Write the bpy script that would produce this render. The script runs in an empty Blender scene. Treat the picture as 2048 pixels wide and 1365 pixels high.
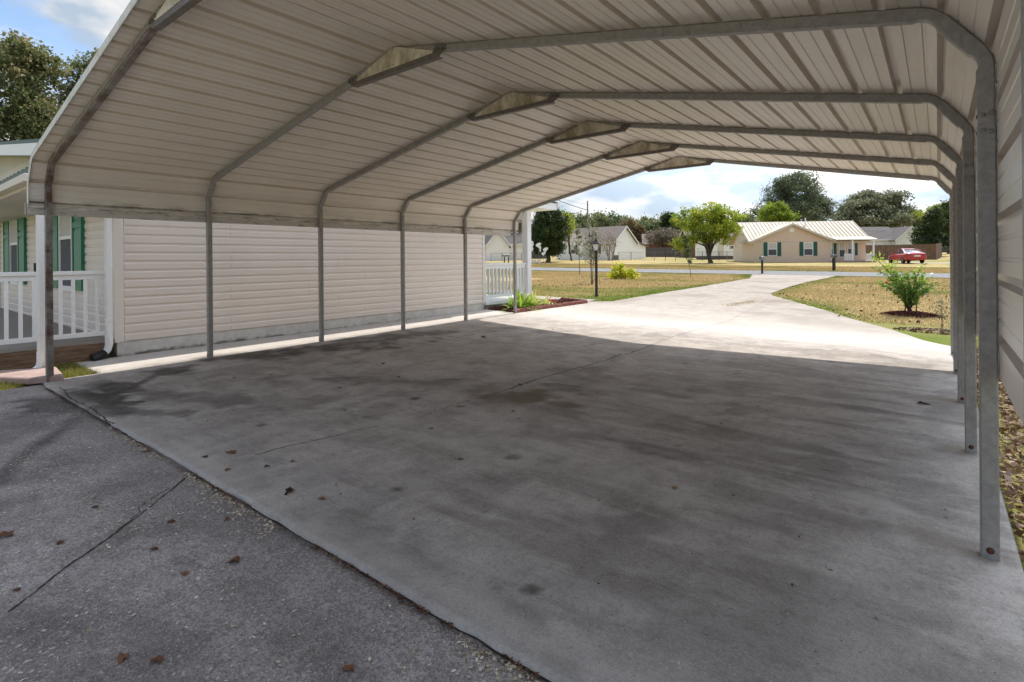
import bpy, math, random
import numpy as np
from mathutils import Vector, Matrix
from mathutils.geometry import delaunay_2d_cdt
R = math.radians
random.seed(4)
rng = np.random.default_rng(11)
scene = bpy.context.scene
COL = scene.collection

# ---------------------------------------------------------------- camera
F, SY = 1067.3, -164.42
CX, CY, CZ = 7.0336, -1.3018, 1.2047
YAW, ROLL = 0.6729, -0.0081
c_, s_ = math.cos(YAW), math.sin(YAW)
RT = np.array([c_, s_, 0.0]); FW = np.array([-s_, c_, 0.0]); UP = np.array([0, 0, 1.0])
R3 = RT * math.cos(ROLL) + UP * math.sin(ROLL)
U3 = UP * math.cos(ROLL) - RT * math.sin(ROLL)
CAM = np.array([CX, CY, CZ])
cd = bpy.data.cameras.new("camera"); cam = bpy.data.objects.new("camera", cd); COL.objects.link(cam)
cd.sensor_fit = 'HORIZONTAL'; cd.sensor_width = 36.0; cd.lens = F / 2048 * 36; cd.shift_y = SY / 2048
cd.clip_start = 0.05; cd.clip_end = 3000
m3 = Matrix((R3, U3, -FW)).transposed()
cam.matrix_world = Matrix.Translation(CAM) @ m3.to_4x4()
scene.camera = cam

# ---------------------------------------------------------------- terrain
KN = [(-40, 0, 0), (-1, 0.0, .0046), (0, 0, .0046), (8, .049, -.0184), (22, .045, -.011), (37, .008, -.0079),
      (41.5, .139, -.0079), (52, .33, -.010), (70, .52, -.0115), (140, 1.5, -.012), (600, 6.0, -.012)]
KY = [k[0] for k in KN]; KA = [k[1] for k in KN]; KB = [k[2] for k in KN]
def T(X, Y):
    X = np.asarray(X, float); Y = np.asarray(Y, float)
    Xc = np.where(Y < 9, np.clip(X, 0, 7.19), np.clip(X, -70, 40))
    z = np.interp(Y, KY, KA) + np.interp(Y, KY, KB) * Xc
    z = z + 1.5 * np.exp(-((X - 24) / 14) ** 2 - ((Y - 112) / 26) ** 2)
    return z
def Tz(x, y): return float(T(x, y))
def ray(x, y): return FW + R3 * (x - 1024) / F - U3 * (y - 682.5 - SY) / F
def gp(x, y):                                   # where the line of sight meets the ground
    d = ray(x, y); z = 0.0
    for _ in range(80):
        t = (z - CZ) / d[2]; P = CAM + d * t; z = 0.5 * z + 0.5 * Tz(P[0], P[1])
    return P
def at(x, y, w): return CAM + ray(x, y) * w
def atY(x, y, Y): d = ray(x, y); return CAM + d * (Y - CY) / d[1]
def foot(x, w):                                 # ground point below image column x at depth w
    P = at(x, 518, w); return np.array([P[0], P[1], Tz(P[0], P[1])])

# ---------------------------------------------------------------- noise (numpy)
_tab = np.random.default_rng(5).random((256, 256))
def vnoise(x, y):
    xi = np.floor(x).astype(int); yi = np.floor(y).astype(int); fx = x - xi; fy = y - yi
    fx = fx * fx * (3 - 2 * fx); fy = fy * fy * (3 - 2 * fy)
    g = lambda a, b: _tab[a % 256, b % 256]
    return (g(xi, yi) * (1 - fx) + g(xi + 1, yi) * fx) * (1 - fy) + (g(xi, yi + 1) * (1 - fx) + g(xi + 1, yi + 1) * fx) * fy
def fbm(x, y, o=4):
    v = 0; a = .5
    for k in range(o): v = v + a * vnoise(x * 2 ** k + 17 * k, y * 2 ** k + 31 * k); a *= .5
    return v / (1 - .5 ** o)

# ---------------------------------------------------------------- materials
MATS = {}
class NT:
    def __init__(s, name):
        s.m = bpy.data.materials.new(name); s.m.use_nodes = True
        s.t = s.m.node_tree; s.n = s.t.nodes; s.l = s.t.links
        s.b = s.n['Principled BSDF']; s.out = s.n['Material Output']
    def add(s, t, **k):
        n = s.n.new(t)
        for a, v in k.items(): setattr(n, a, v)
        return n
    def link(s, a, b): s.l.new(a, b)
    def pos(s, scale=(1, 1, 1), world=False):
        g = s.add('ShaderNodeNewGeometry') if world else s.add('ShaderNodeTexCoord')
        mp = s.add('ShaderNodeMapping'); mp.inputs['Scale'].default_value = scale
        s.link(g.outputs['Position' if world else 'Object'], mp.inputs['Vector']); return mp.outputs[0]
    def noise(s, vec, scale, detail=4, rough=.6):
        n = s.add('ShaderNodeTexNoise'); n.inputs['Scale'].default_value = scale
        n.inputs['Detail'].default_value = detail; n.inputs['Roughness'].default_value = rough
        s.link(vec, n.inputs['Vector']); return n.outputs['Fac']
    def ramp(s, fac, stops):
        r = s.add('ShaderNodeValToRGB'); e = r.color_ramp.elements
        while len(e) < len(stops): e.new(.5)
        for i, (p, c) in enumerate(stops):
            e[i].position = p
            e[i].color = (c, c, c, 1) if not hasattr(c, '__len__') else (*c[:3], 1)
        s.link(fac, r.inputs[0]); return r.outputs[0]
    def mix(s, fac, a, b, mode='MIX'):
        m = s.add('ShaderNodeMix', data_type='RGBA', blend_type=mode)
        for sock, v in ((m.inputs[0], fac), (m.inputs[6], a), (m.inputs[7], b)):
            if hasattr(v, 'is_linked') or isinstance(v, bpy.types.NodeSocket): s.link(v, sock)
            elif hasattr(v, '__len__'): sock.default_value = (*v[:3], 1)
            else: sock.default_value = v
        return m.outputs[2]
    def math(s, op, a, b=0.0):
        m = s.add('ShaderNodeMath', operation=op)
        for i, v in enumerate((a, b)):
            if isinstance(v, bpy.types.NodeSocket): s.link(v, m.inputs[i])
            else: m.inputs[i].default_value = v
        return m.outputs[0]
    def bump(s, h, strength, dist=.01):
        b = s.add('ShaderNodeBump'); b.inputs['Strength'].default_value = strength; b.inputs['Distance'].default_value = dist
        s.link(h, b.inputs['Height']); s.link(b.outputs[0], s.b.inputs['Normal'])
    def attr(s, name): a = s.add('ShaderNodeAttribute'); a.attribute_name = name; return a.outputs['Fac']
    def set(s, col=None, rough=.6, metal=0., spec=.4):
        if isinstance(col, bpy.types.NodeSocket): s.link(col, s.b.inputs['Base Color'])
        elif col is not None: s.b.inputs['Base Color'].default_value = (*col[:3], 1)
        if isinstance(rough, bpy.types.NodeSocket): s.link(rough, s.b.inputs['Roughness'])
        else: s.b.inputs['Roughness'].default_value = rough
        s.b.inputs['Metallic'].default_value = metal; s.b.inputs['Specular IOR Level'].default_value = spec
        MATS[s.m.name] = s.m; return s.m

def pm(name, c1, c2, scale=6, rough=.6, metal=0., stretch=(1, 1, 1), bump=0., bscale=60, lo=.35, hi=.68, spec=.4):
    n = NT(name); v = n.pos(stretch); f = n.noise(v, scale, 5)
    col = n.ramp(f, [(lo, c1), (hi, c2)])
    if bump: n.bump(n.noise(v, bscale, 4), bump)
    return n.set(col, rough, metal, spec)

# concrete: attribute 'stain' carries oil and water stains, 'pale' worn or dusty patches plus painted sunlight
def concrete(name, a, b, dark, pale, agg=0.):
    n = NT(name); v = n.pos((1, 1, 1), True)
    col = n.ramp(n.noise(v, 2.6, 12, .74), [(.38, a), (.60, b)])
    vs = n.pos((.7, 3.2, 1), True)
    col = n.mix(n.math('MULTIPLY', n.ramp(n.noise(vs, 2.6, 12, .78), [(.52, 0.), (.62, 1.)]), .26), col, dark)
    col = n.mix(n.math('MULTIPLY', n.ramp(n.noise(v, 8.5, 10, .8), [(.53, 0.), (.63, 1.)]), .26), col, [x * .5 for x in a])
    vs2 = n.pos((2.2, .8, 1), True)
    col = n.mix(n.math('MULTIPLY', n.ramp(n.noise(vs2, 1.5, 12, .76), [(.50, 0.), (.60, 1.)]), .34), col, [x * 1.2 for x in b])
    col = n.mix(n.math('MULTIPLY', n.ramp(n.noise(v, 48, 4, .8), [(.50, 0.), (.60, 1.)]), .24), col, [x * .45 for x in a])
    vo2 = n.add('ShaderNodeTexVoronoi'); vo2.inputs['Scale'].default_value = 17; n.link(v, vo2.inputs['Vector'])
    col = n.mix(n.math('MULTIPLY', n.ramp(vo2.outputs['Distance'], [(.05, 1.), (.085, 0.)]), .55), col, [x * .3 for x in a])
    col = n.mix(n.attr('stain'), col, dark)
    col = n.mix(n.attr('rust'), col, (.16, .115, .065))
    col = n.mix(n.attr('pale'), col, pale)
    fine = n.noise(v, 170, 4, .75)
    col = n.mix(n.ramp(fine, [(.36, .75 if agg else .42), (.50, 0.)]), col, [x * .4 for x in a])
    col = n.mix(n.ramp(n.noise(v, 210, 2, .6), [(.60, 0.), (.70, .55 if agg else .3)]), col, [min(1, x * 1.9) for x in b])
    if agg:
        vo = n.add('ShaderNodeTexVoronoi'); vo.inputs['Scale'].default_value = 110; n.link(v, vo.inputs['Vector'])
        col = n.mix(n.math('MULTIPLY', n.ramp(vo.outputs['Color'], [(.35, 0.), (.8, 1.)]), agg), col, [x * .38 for x in a])
        bw = n.add('ShaderNodeSeparateColor'); n.link(vo.outputs['Color'], bw.inputs[0])
        col = n.mix(n.math('MULTIPLY', n.math('GREATER_THAN', bw.outputs[1], .95), n.ramp(n.noise(v, 2.2, 6, .7), [(.42, 0.), (.6, .8)])), col, (.50, .455, .40))
        n.bump(n.math('ADD', vo.outputs['Distance'], n.math('MULTIPLY', fine, .6)), .55, .006)
    else:
        n.bump(n.math('ADD', n.noise(v, 55, 5, .7), n.math('MULTIPLY', n.noise(v, 9, 3), .5)), .22, .008)
    return n.set(col, .92, 0, .1)
M_slab = concrete('trowelled_concrete', (.335, .298, .268), (.485, .44, .40), (.062, .053, .045), (.60, .555, .51))
M_near = concrete('exposed_concrete', (.262, .228, .214), (.475, .425, .40), (.08, .069, .064), (.45, .40, .38), agg=.48)
M_drive = concrete('driveway_concrete', (.29, .248, .208), (.395, .345, .295), (.15, .115, .085), (.62, .58, .53))
M_road = pm('worn_asphalt', (.175, .172, .172), (.24, .235, .23), 3, .95, bump=.3, bscale=80, spec=.05)
M_crack = pm('crack_dirt', (.022, .019, .016), (.05, .043, .036), 30, .95)

def lawn_mat():
    n = NT('dry_lawn'); v = n.pos((1, 1, 1), True)
    col = n.ramp(n.noise(v, .32, 6, .62), [(.30, (.25, .23, .085)), (.43, (.38, .30, .125)), (.56, (.47, .355, .17)), (.72, (.43, .31, .145))])
    col = n.mix(n.ramp(n.noise(v, 9, 5, .7), [(.35, .55), (.62, 0.)]), col, (.13, .095, .04))
    col = n.mix(n.attr('green'), col, (.13, .165, .025))
    n.bump(n.noise(v, 38, 4, .7), .9, .03)
    return n.set(col, .95, 0, .1)
M_lawn = lawn_mat()
def leaf_mat(name, stops, trans=.35, rough=.55, spec=.3):
    n = NT(name); col = n.ramp(n.attr('tint'), stops)
    n.set(col, rough, 0, spec)
    tr = n.add('ShaderNodeBsdfTranslucent'); mx = n.add('ShaderNodeMixShader'); mx.inputs[0].default_value = trans
    n.link(col, tr.inputs['Color']); n.link(n.b.outputs[0], mx.inputs[1]); n.link(tr.outputs[0], mx.inputs[2])
    n.link(mx.outputs[0], n.out.inputs['Surface']); return n.m
M_blade = leaf_mat('grass_blade', [(0, (.50, .37, .19)), (.3, (.44, .32, .15)), (.55, (.37, .30, .12)), (.8, (.23, .245, .06)), (1, (.17, .225, .04))], .3, .8, .1)
M_leaf_dark = leaf_mat('evergreen_leaf', [(0, (.018, .032, .012)), (.6, (.045, .075, .022)), (1, (.11, .14, .03))], .2)
M_leaf_mid = leaf_mat('green_leaf', [(0, (.030, .055, .014)), (.6, (.08, .115, .028)), (1, (.16, .17, .05))], .35)
M_leaf_gold = leaf_mat('yellowing_leaf', [(0, (.11, .17, .02)), (.5, (.28, .36, .04)), (1, (.60, .54, .06))], .55)
M_leaf_pine = leaf_mat('pine_needles', [(0, (.06, .085, .042)), (.6, (.13, .16, .085)), (1, (.24, .26, .14))], .4)
M_leaf_oak = leaf_mat('dusty_green_leaf', [(0, (.095, .11, .06)), (.6, (.20, .215, .125)), (1, (.34, .33, .20))], .42)
M_leaf_rust = leaf_mat('russet_leaf', [(0, (.10, .085, .04)), (.6, (.20, .15, .07)), (1, (.30, .22, .09))], .35)
M_leaf_bare = leaf_mat('bare_twig_haze', [(0, (.14, .115, .085)), (.6, (.24, .20, .15)), (1, (.34, .30, .22))], .3)
M_leaf_autumn = leaf_mat('early_autumn_leaf', [(0, (.07, .09, .035)), (.5, (.17, .19, .075)), (.8, (.29, .26, .12)), (1, (.40, .23, .16))], .5)
M_leaf_bright = leaf_mat('bright_green_leaf', [(0, (.06, .13, .02)), (.5, (.15, .28, .04)), (1, (.40, .50, .07))], .5, .4)
M_leaf_lime = leaf_mat('lime_leaf', [(0, (.22, .28, .02)), (.5, (.50, .52, .035)), (1, (.75, .66, .05))], .5)
M_strap = leaf_mat('strap_leaf', [(0, (.16, .30, .03)), (.6, (.32, .46, .05)), (.85, (.62, .62, .28)), (1, (.75, .56, .08))], .45, .4)
M_dryleaf = leaf_mat('dry_brown_leaf', [(0, (.035, .02, .012)), (.45, (.11, .05, .028)), (.8, (.22, .10, .05)), (1, (.34, .22, .12))], .1, .8)
M_husk = leaf_mat('pale_husk', [(0, (.25, .17, .10)), (.4, (.50, .42, .30)), (1, (.74, .68, .58))], .05, .8)
M_mulch = leaf_mat('red_mulch', [(0, (.05, .018, .014)), (.5, (.14, .05, .04)), (1, (.28, .11, .08))], 0., .9)
M_petal = leaf_mat('red_petal', [(0, (.50, .05, .025)), (1, (.72, .12, .05))], .3)
M_bark = pm('bark', (.05, .04, .032), (.13, .10, .08), 14, .9, stretch=(4, 4, .6), bump=.5, bscale=40)
M_bark_pale = pm('pale_bark', (.16, .125, .095), (.30, .25, .20), 20, .9, stretch=(4, 4, .7))

# metals of the carport
def galv(name, a, b, rust):
    n = NT(name); v = n.pos((1, 1, 1), True)
    col = n.ramp(n.noise(v, 24, 5, .7), [(.32, a), (.68, b)])
    col = n.mix(n.ramp(n.noise(n.pos((3, 3, .7), True), 7, 6, .75), [(.58, 0.), (.72, .55)]), col, (.07, .06, .052))
    if rust: col = n.mix(n.ramp(n.noise(v, 4.5, 6, .7), [(.42 if rust > .5 else .6, 0.), (.58 if rust > .5 else .8, .9)]), col, (.085, .034, .02))
    n.bump(n.noise(v, 130, 3), .08, .003)
    return n.set(col, .5, .12, .45)
M_galv = galv('galvanised_steel', (.25, .238, .222), (.37, .355, .335), 0)
M_brace = galv('dull_steel', (.12, .105, .095), (.20, .18, .165), 0)
M_galv_rust = galv('rusted_steel', (.20, .185, .17), (.32, .30, .28), .9)
M_rust = pm('rust', (.06, .022, .014), (.15, .055, .03), 40, .9)
M_bolt = pm('zinc_bolt', (.22, .21, .19), (.36, .34, .30), 60, .45, .6)
def sheet_mat():
    n = NT('painted_sheet'); v = n.pos((1, 1, 1), True)
    col = n.ramp(n.noise(v, 1.1, 5, .6), [(.3, (.70, .64, .575)), (.7, (.78, .72, .65))])
    col = n.mix(n.math('MULTIPLY', n.ramp(n.noise(n.pos((6, .35, 6), True), 3, 5, .65), [(.5, 0.), (.78, 1.)]), .28), col, (.36, .30, .24))
    sx = n.add('ShaderNodeSeparateXYZ'); n.link(n.pos((1, 1, 1), True), sx.inputs[0])
    low = n.math('MULTIPLY', n.math('LESS_THAN', sx.outputs['X'], .3), n.ramp(n.math('SUBTRACT', sx.outputs['Z'], 1.0), [(.80, 1.), (.87, 0.)]))
    col = n.mix(n.math('MULTIPLY', low, n.ramp(n.noise(n.pos((1, .9, 5), True), 2.6, 8, .75), [(.47, 0.), (.58, .85)])), col, (.12, .10, .075))
    n.bump(n.noise(n.pos((60, 9, 60), True), 3, 2), .05, .004)
    return n.set(col, .38, 0, .5)
M_sheet = sheet_mat()
def trim_mat(name, base, grime, lo, hi, k, st=(1, 1, 1)):
    n = NT(name); v = n.pos(st, True)
    col = n.ramp(n.noise(v, 3, 5, .6), [(.3, [x * .9 for x in base]), (.7, base)])
    col = n.mix(n.math('MULTIPLY', n.ramp(n.noise(v, 7, 7, .75), [(lo, 0.), (hi, 1.)]), k), col, grime)
    return n.set(col, .5, 0, .4)
M_trim = trim_mat('eave_trim_paint', (.58, .54, .49), (.11, .095, .075), .52, .68, .75, (.5, .9, 3.2))
M_edge = trim_mat('edge_trim_paint', (.72, .70, .64), (.22, .27, .15), .45, .66, .7)
M_gusset = trim_mat('mouldy_gusset_paint', (.74, .69, .58), (.19, .135, .04), .42, .62, .78, (.75, .5, .4))

# buildings
def vinyl(name, base, k=.93):
    n = NT(name); v = n.pos((1, 1, 1), True)
    col = n.ramp(n.noise(v, 1.4, 4), [(.3, [x * k for x in base]), (.7, base)])
    col = n.mix(n.math('MULTIPLY', n.ramp(n.noise(n.pos((2, 2, .5), True), 3, 6, .7), [(.55, 0.), (.8, 1.)]), .16), col, [x * .55 for x in base])
    n.bump(n.noise(n.pos((2, 2, 30), True), 9, 3), .06, .003)
    return n.set(col, .45, 0, .35)
M_siding = vinyl('beige_vinyl', (.80, .70, .62))
M_seam = pm('vinyl_seam', (.30, .25, .21), (.36, .30, .26), 5, .6)
M_cornertrim = vinyl('beige_trim', (.80, .725, .65), .96)
M_white = vinyl('white_vinyl', (.87, .865, .86), .97)
def found_mat():
    n = NT('painted_foundation'); v = n.pos((1, 1, 1), True); sx = n.add('ShaderNodeSeparateXYZ'); n.link(v, sx.inputs[0])
    col = n.ramp(n.noise(v, 5, 6, .7), [(.35, (.52, .49, .445)), (.62, (.68, .65, .60))])
    splash = n.math('ADD', n.math('MULTIPLY', sx.outputs['Z'], -4.2), n.noise(n.pos((1, 1, 1.5), True), 6, 8, .75))
    col = n.mix(n.ramp(splash, [(.28, 0.), (.5, .9)]), col, (.10, .085, .06))
    n.bump(n.noise(v, 20, 5, .7), .5, .01); return n.set(col, .8, 0, .2)
M_found = found_mat()
M_green = pm('green_shutter_paint', (.018, .175, .098), (.026, .22, .125), 8, .45)
M_teal = pm('teal_shutter_paint', (.014, .085, .075), (.018, .11, .095), 8, .5)
M_greenroof = pm('green_metal_roof', (.016, .055, .038), (.03, .085, .06), 8, .5, 0.)
M_cream = vinyl('cream_fascia', (.66, .59, .50), .95)
M_deck = pm('weathered_boards', (.24, .21, .185), (.36, .32, .285), 5, .85, stretch=(9, .8, 5), bump=.2)
M_beam = pm('brown_timber', (.13, .075, .045), (.28, .175, .11), 5, .85, stretch=(6, 1, 8))
M_black = pm('black_plastic', (.012, .012, .013), (.022, .022, .024), 10, .5)
def glass(name, c, rough=.06):
    n = NT(name); return n.set(c, rough, 0, .8)
M_glass = glass('window_glass', (.10, .105, .115), .12)
M_screen = pm('window_screen', (.085, .085, .10), (.12, .12, .135), 20, .8)
M_blind = pm('white_blind', (.52, .51, .50), (.64, .63, .61), 3, .7, stretch=(.2, .2, 40))
M_tan = vinyl('tan_board', (.72, .56, .435), .93)
M_palewall = vinyl('pale_wall', (.70, .61, .52))
def striped(name, a, b, scale, axis=0):
    n = NT(name); w = n.add('ShaderNodeTexWave', wave_type='BANDS', bands_direction='XYZ'[axis])
    w.inputs['Scale'].default_value = scale; tc = n.add('ShaderNodeTexCoord'); n.link(tc.outputs['Object'], w.inputs['Vector'])
    return n.set(n.ramp(w.outputs['Fac'], [(.3, a), (.7, b)]), .5, 0, .3)
M_shingle = pm('dark_shingle', (.085, .075, .073), (.145, .13, .125), 9, .95, stretch=(1, 1, 4))
M_shingle_b = pm('brown_shingle', (.125, .10, .088), (.20, .165, .145), 9, .95)
M_tanroof = pm('tan_metal_roof', (.44, .39, .315), (.52, .465, .385), 2, .6, 0., spec=.15)
M_tanrib_shade = pm('tan_roof_rib_shade', (.29, .245, .195), (.35, .30, .245), 2, .6, 0., spec=.15)  # darker rib colour stands in for the shadow stripes of the ribs
M_picket = pm('brown_picket', (.105, .062, .040), (.24, .155, .105), 2.2, .9, stretch=(7, 7, .5))
M_picket_g = pm('grey_picket', (.075, .066, .064), (.15, .135, .13), 2.2, .9, stretch=(7, 7, .5))
M_lampblack = pm('black_lamp_paint', (.012, .010, .010), (.03, .022, .02), 20, .45)
M_opal = pm('opal_glass', (.60, .58, .55), (.74, .72, .68), 8, .3)
M_brick = pm('red_edging', (.14, .045, .035), (.30, .12, .09), 9, .9, bump=.5)
M_block = pm('pink_concrete_block', (.34, .235, .205), (.46, .34, .30), 8, .9, bump=.3)
M_steel = pm('grey_metal', (.16, .165, .17), (.25, .255, .26), 12, .5, .3)
def paint(name, c):
    n = NT(name); m = n.set(c, .22, .1, .6); n.b.inputs['Coat Weight'].default_value = .6; return m
M_red = paint('red_car_paint', (.46, .010, .018)); M_blue = paint('blue_car_paint', (.012, .02, .06))
M_carglass = glass('car_glass', (.16, .18, .20), .05)
M_tyre = pm('tyre_rubber', (.012, .012, .012), (.02, .02, .02), 30, .9)
M_rim = pm('alloy_rim', (.22, .22, .23), (.34, .34, .35), 9, .3, .7)
M_taillight = glass('tail_light', (.22, .006, .01), .1)
M_plate = pm('white_plate', (.70, .70, .70), (.78, .78, .78), 9, .5)
M_wood_pole = pm('grey_pole_wood', (.14, .12, .105), (.22, .195, .175), 6, .9)

# ---------------------------------------------------------------- mesh builder
class MB:
    def __init__(s): s.v = []; s.f = []; s.mi = []; s.cur = 0
    def quad(s, *p):
        i = len(s.v); s.v += [tuple(map(float, q)) for q in p]; s.f.append(tuple(range(i, i + len(p)))); s.mi.append(s.cur); return s
    def box(s, x0, x1, y0, y1, z0, z1, M=None):
        p = [(x, y, z) for z in (z0, z1) for y in (y0, y1) for x in (x0, x1)]
        if M is not None: p = [tuple(M @ Vector(q)) for q in p]
        i = len(s.v); s.v += p
        for f in ((0, 2, 3, 1), (4, 5, 7, 6), (0, 1, 5, 4), (2, 6, 7, 3), (0, 4, 6, 2), (1, 3, 7, 5)):
            s.f.append(tuple(i + k for k in f)); s.mi.append(s.cur)
        return s
    def cbox(s, x0, x1, y0, y1, z0, z1, c=.006):            # upright box with chamfered vertical edges and top rim
        ring = lambda d: [(x0 + c + d, y0 + d), (x1 - c - d, y0 + d), (x1 - d, y0 + c + d), (x1 - d, y1 - c - d), (x1 - c - d, y1 - d), (x0 + c + d, y1 - d), (x0 + d, y1 - c - d), (x0 + d, y0 + c + d)]
        return s.loft([[(x, y, z0) for x, y in ring(0)], [(x, y, z1 - c) for x, y in ring(0)], [(x, y, z1) for x, y in ring(c * .8)]])
    def loft(s, rings, cap=True, closed=True):
        n = len(rings[0]); i = len(s.v)
        for r in rings: s.v += [tuple(map(float, p)) for p in r]
        for a in range(len(rings) - 1):
            for k in range(n if closed else n - 1):
                k2 = (k + 1) % n
                s.f.append((i + a * n + k, i + a * n + k2, i + (a + 1) * n + k2, i + (a + 1) * n + k)); s.mi.append(s.cur)
        if cap:
            s.f.append(tuple(i + k for k in range(n))[::-1]); s.f.append(tuple(i + (len(rings) - 1) * n + k for k in range(n))); s.mi += [s.cur] * 2
        return s
    def tube(s, pts, rad, n=8, cap=True):
        pts = [Vector(p) for p in pts]; rr = rad if hasattr(rad, '__len__') else [rad] * len(pts); rings = []
        up = Vector((0, 0, 1)); prev = None
        for k, p in enumerate(pts):
            d = (pts[min(k + 1, len(pts) - 1)] - pts[max(k - 1, 0)]).normalized()
            a = prev - d * prev.dot(d) if prev is not None else d.cross(up if abs(d.z) < .9 else Vector((1, 0, 0)))
            a.normalize(); prev = a; b = d.cross(a)
            rings.append([p + (a * math.cos(t) + b * math.sin(t)) * rr[k] for t in [2 * math.pi * j / n for j in range(n)]])
        return s.loft(rings, cap)
    def lathe(s, prof, cx=0, cy=0, n=20, z0=0, start=0.):
        return s.loft([[(cx + r * math.cos(2 * math.pi * j / n + start), cy + r * math.sin(2 * math.pi * j / n + start), z0 + z) for j in range(n)] for r, z in prof])
    def prism(s, poly, axis, a, b):                          # extrude a polygon (list of 2-tuples) along an axis
        def P(q, t): return {'x': (t, q[0], q[1]), 'y': (q[0], t, q[1]), 'z': (q[0], q[1], t)}[axis]
        return s.loft([[P(q, a) for q in poly], [P(q, b) for q in poly]])
    def build(s, name, mat, parent=None, smooth=False, loc=None, bevel=0, fix=True):
        me = bpy.data.meshes.new(name); me.from_pydata(s.v, [], s.f)
        for m in (mat if isinstance(mat, (list, tuple)) else [mat]): me.materials.append(m)
        if any(s.mi): me.polygons.foreach_set('material_index', s.mi)
        if fix:
            import bmesh
            bm = bmesh.new(); bm.from_mesh(me); bmesh.ops.recalc_face_normals(bm, faces=bm.faces); bm.to_mesh(me); bm.free()
        if smooth: me.shade_smooth(); 
        o = bpy.data.objects.new(name, me); COL.objects.link(o)
        if smooth == 'auto':
            me.set_sharp_from_angle(angle=R(35))
        if parent is not None: o.parent = parent
        if loc is not None: o.location = loc
        if bevel:
            b = o.modifiers.new('bevel', 'BEVEL'); b.width = bevel; b.segments = 2; b.limit_method = 'ANGLE'
        return o
def npmesh(name, V, Fq, mat, tint=None, parent=None, attrs=None, smooth=False):
    me = bpy.data.meshes.new(name); V = np.asarray(V, np.float32); Fq = np.asarray(Fq, np.int32); k = Fq.shape[1]
    me.vertices.add(len(V)); me.vertices.foreach_set('co', V.ravel())
    me.loops.add(Fq.size); me.loops.foreach_set('vertex_index', Fq.ravel())
    me.polygons.add(len(Fq)); me.polygons.foreach_set('loop_start', np.arange(0, Fq.size, k, dtype=np.int32))
    try: me.polygons.foreach_set('loop_total', np.full(len(Fq), k, np.int32))
    except Exception: pass
    at_ = dict(attrs or {})
    if tint is not None: at_['tint'] = tint
    for a, val in at_.items():
        q = me.attributes.new(a, 'FLOAT', 'POINT'); q.data.foreach_set('value', np.asarray(val, np.float32))
    me.update(calc_edges=True); me.validate()
    me.materials.append(mat)
    if smooth: me.shade_smooth()
    else: me.shade_flat()
    o = bpy.data.objects.new(name, me); COL.objects.link(o)
    if parent is not None: o.parent = parent
    return o
def empty(name, loc=(0, 0, 0), rz=0.):
    o = bpy.data.objects.new(name, None); COL.objects.link(o); o.location = [float(x) for x in loc]; o.rotation_euler = (0, 0, rz)
    o.empty_display_size = .3; return o
def tag(o, label, cat, group=None):
    o['label'] = label; o['category'] = cat
    if group: o['group'] = group
    return o
def struct(o): o['kind'] = 'structure'; return o
def stuff(o, label=None, cat=None):
    o['kind'] = 'stuff'
    if label: o['label'] = label; o['category'] = cat
    return o
def copy_tree(o, parent=None):
    c = o.copy(); COL.objects.link(c)
    if parent is not None: c.parent = parent
    for ch in list(o.children): copy_tree(ch, c)
    return c

# ---------------------------------------------------------------- vegetation helpers
def unit(a): return a / (np.linalg.norm(a, axis=-1, keepdims=True) + 1e-9)
def leafset(Cn, size, g, aspect=.55, flat=0.):
    n = len(Cn); d1 = unit(g.normal(size=(n, 3)) * [1, 1, 1 - flat]); d2 = unit(np.cross(d1, g.normal(size=(n, 3))))
    s = (size * (0.65 + .7 * g.random(n)))[:, None]
    V = np.stack([Cn - d1 * s, Cn + d2 * s * aspect, Cn + d1 * s, Cn - d2 * s * aspect], 1).reshape(-1, 3)
    return V, np.arange(4 * n).reshape(-1, 4)
def crown_pts(blobs, nclump, nleaf, spread, g, shell=.55):
    """clumps of leaves spread through ellipsoid blobs; returns centres and tint"""
    vol = np.array([b[1][0] * b[1][1] * b[1][2] for b in blobs]) ** .66; vol = vol / vol.sum(); C = []; tn = []
    for (c, r), f in zip(blobs, vol):
        k = max(3, int(nclump * f)); d = unit(g.normal(size=(k, 3))); rad = (shell + (1 - shell) * g.random(k) ** .6)[:, None]
        cc = np.array(c) + d * rad * np.array(r) * (0.86 + .22 * g.random((k, 1)))
        tt = g.random(k)
        m = max(2, int(nleaf * f / k)); off = g.normal(size=(k, m, 3)) * spread * (.6 + .8 * g.random((k, 1, 1))) * [1, 1, .7]
        C.append((cc[:, None] + off).reshape(-1, 3)); tn.append(np.clip(np.repeat(tt, m) * .6 + .4 * g.random(k * m), 0, 1))
    return np.concatenate(C), np.concatenate(tn)
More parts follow.
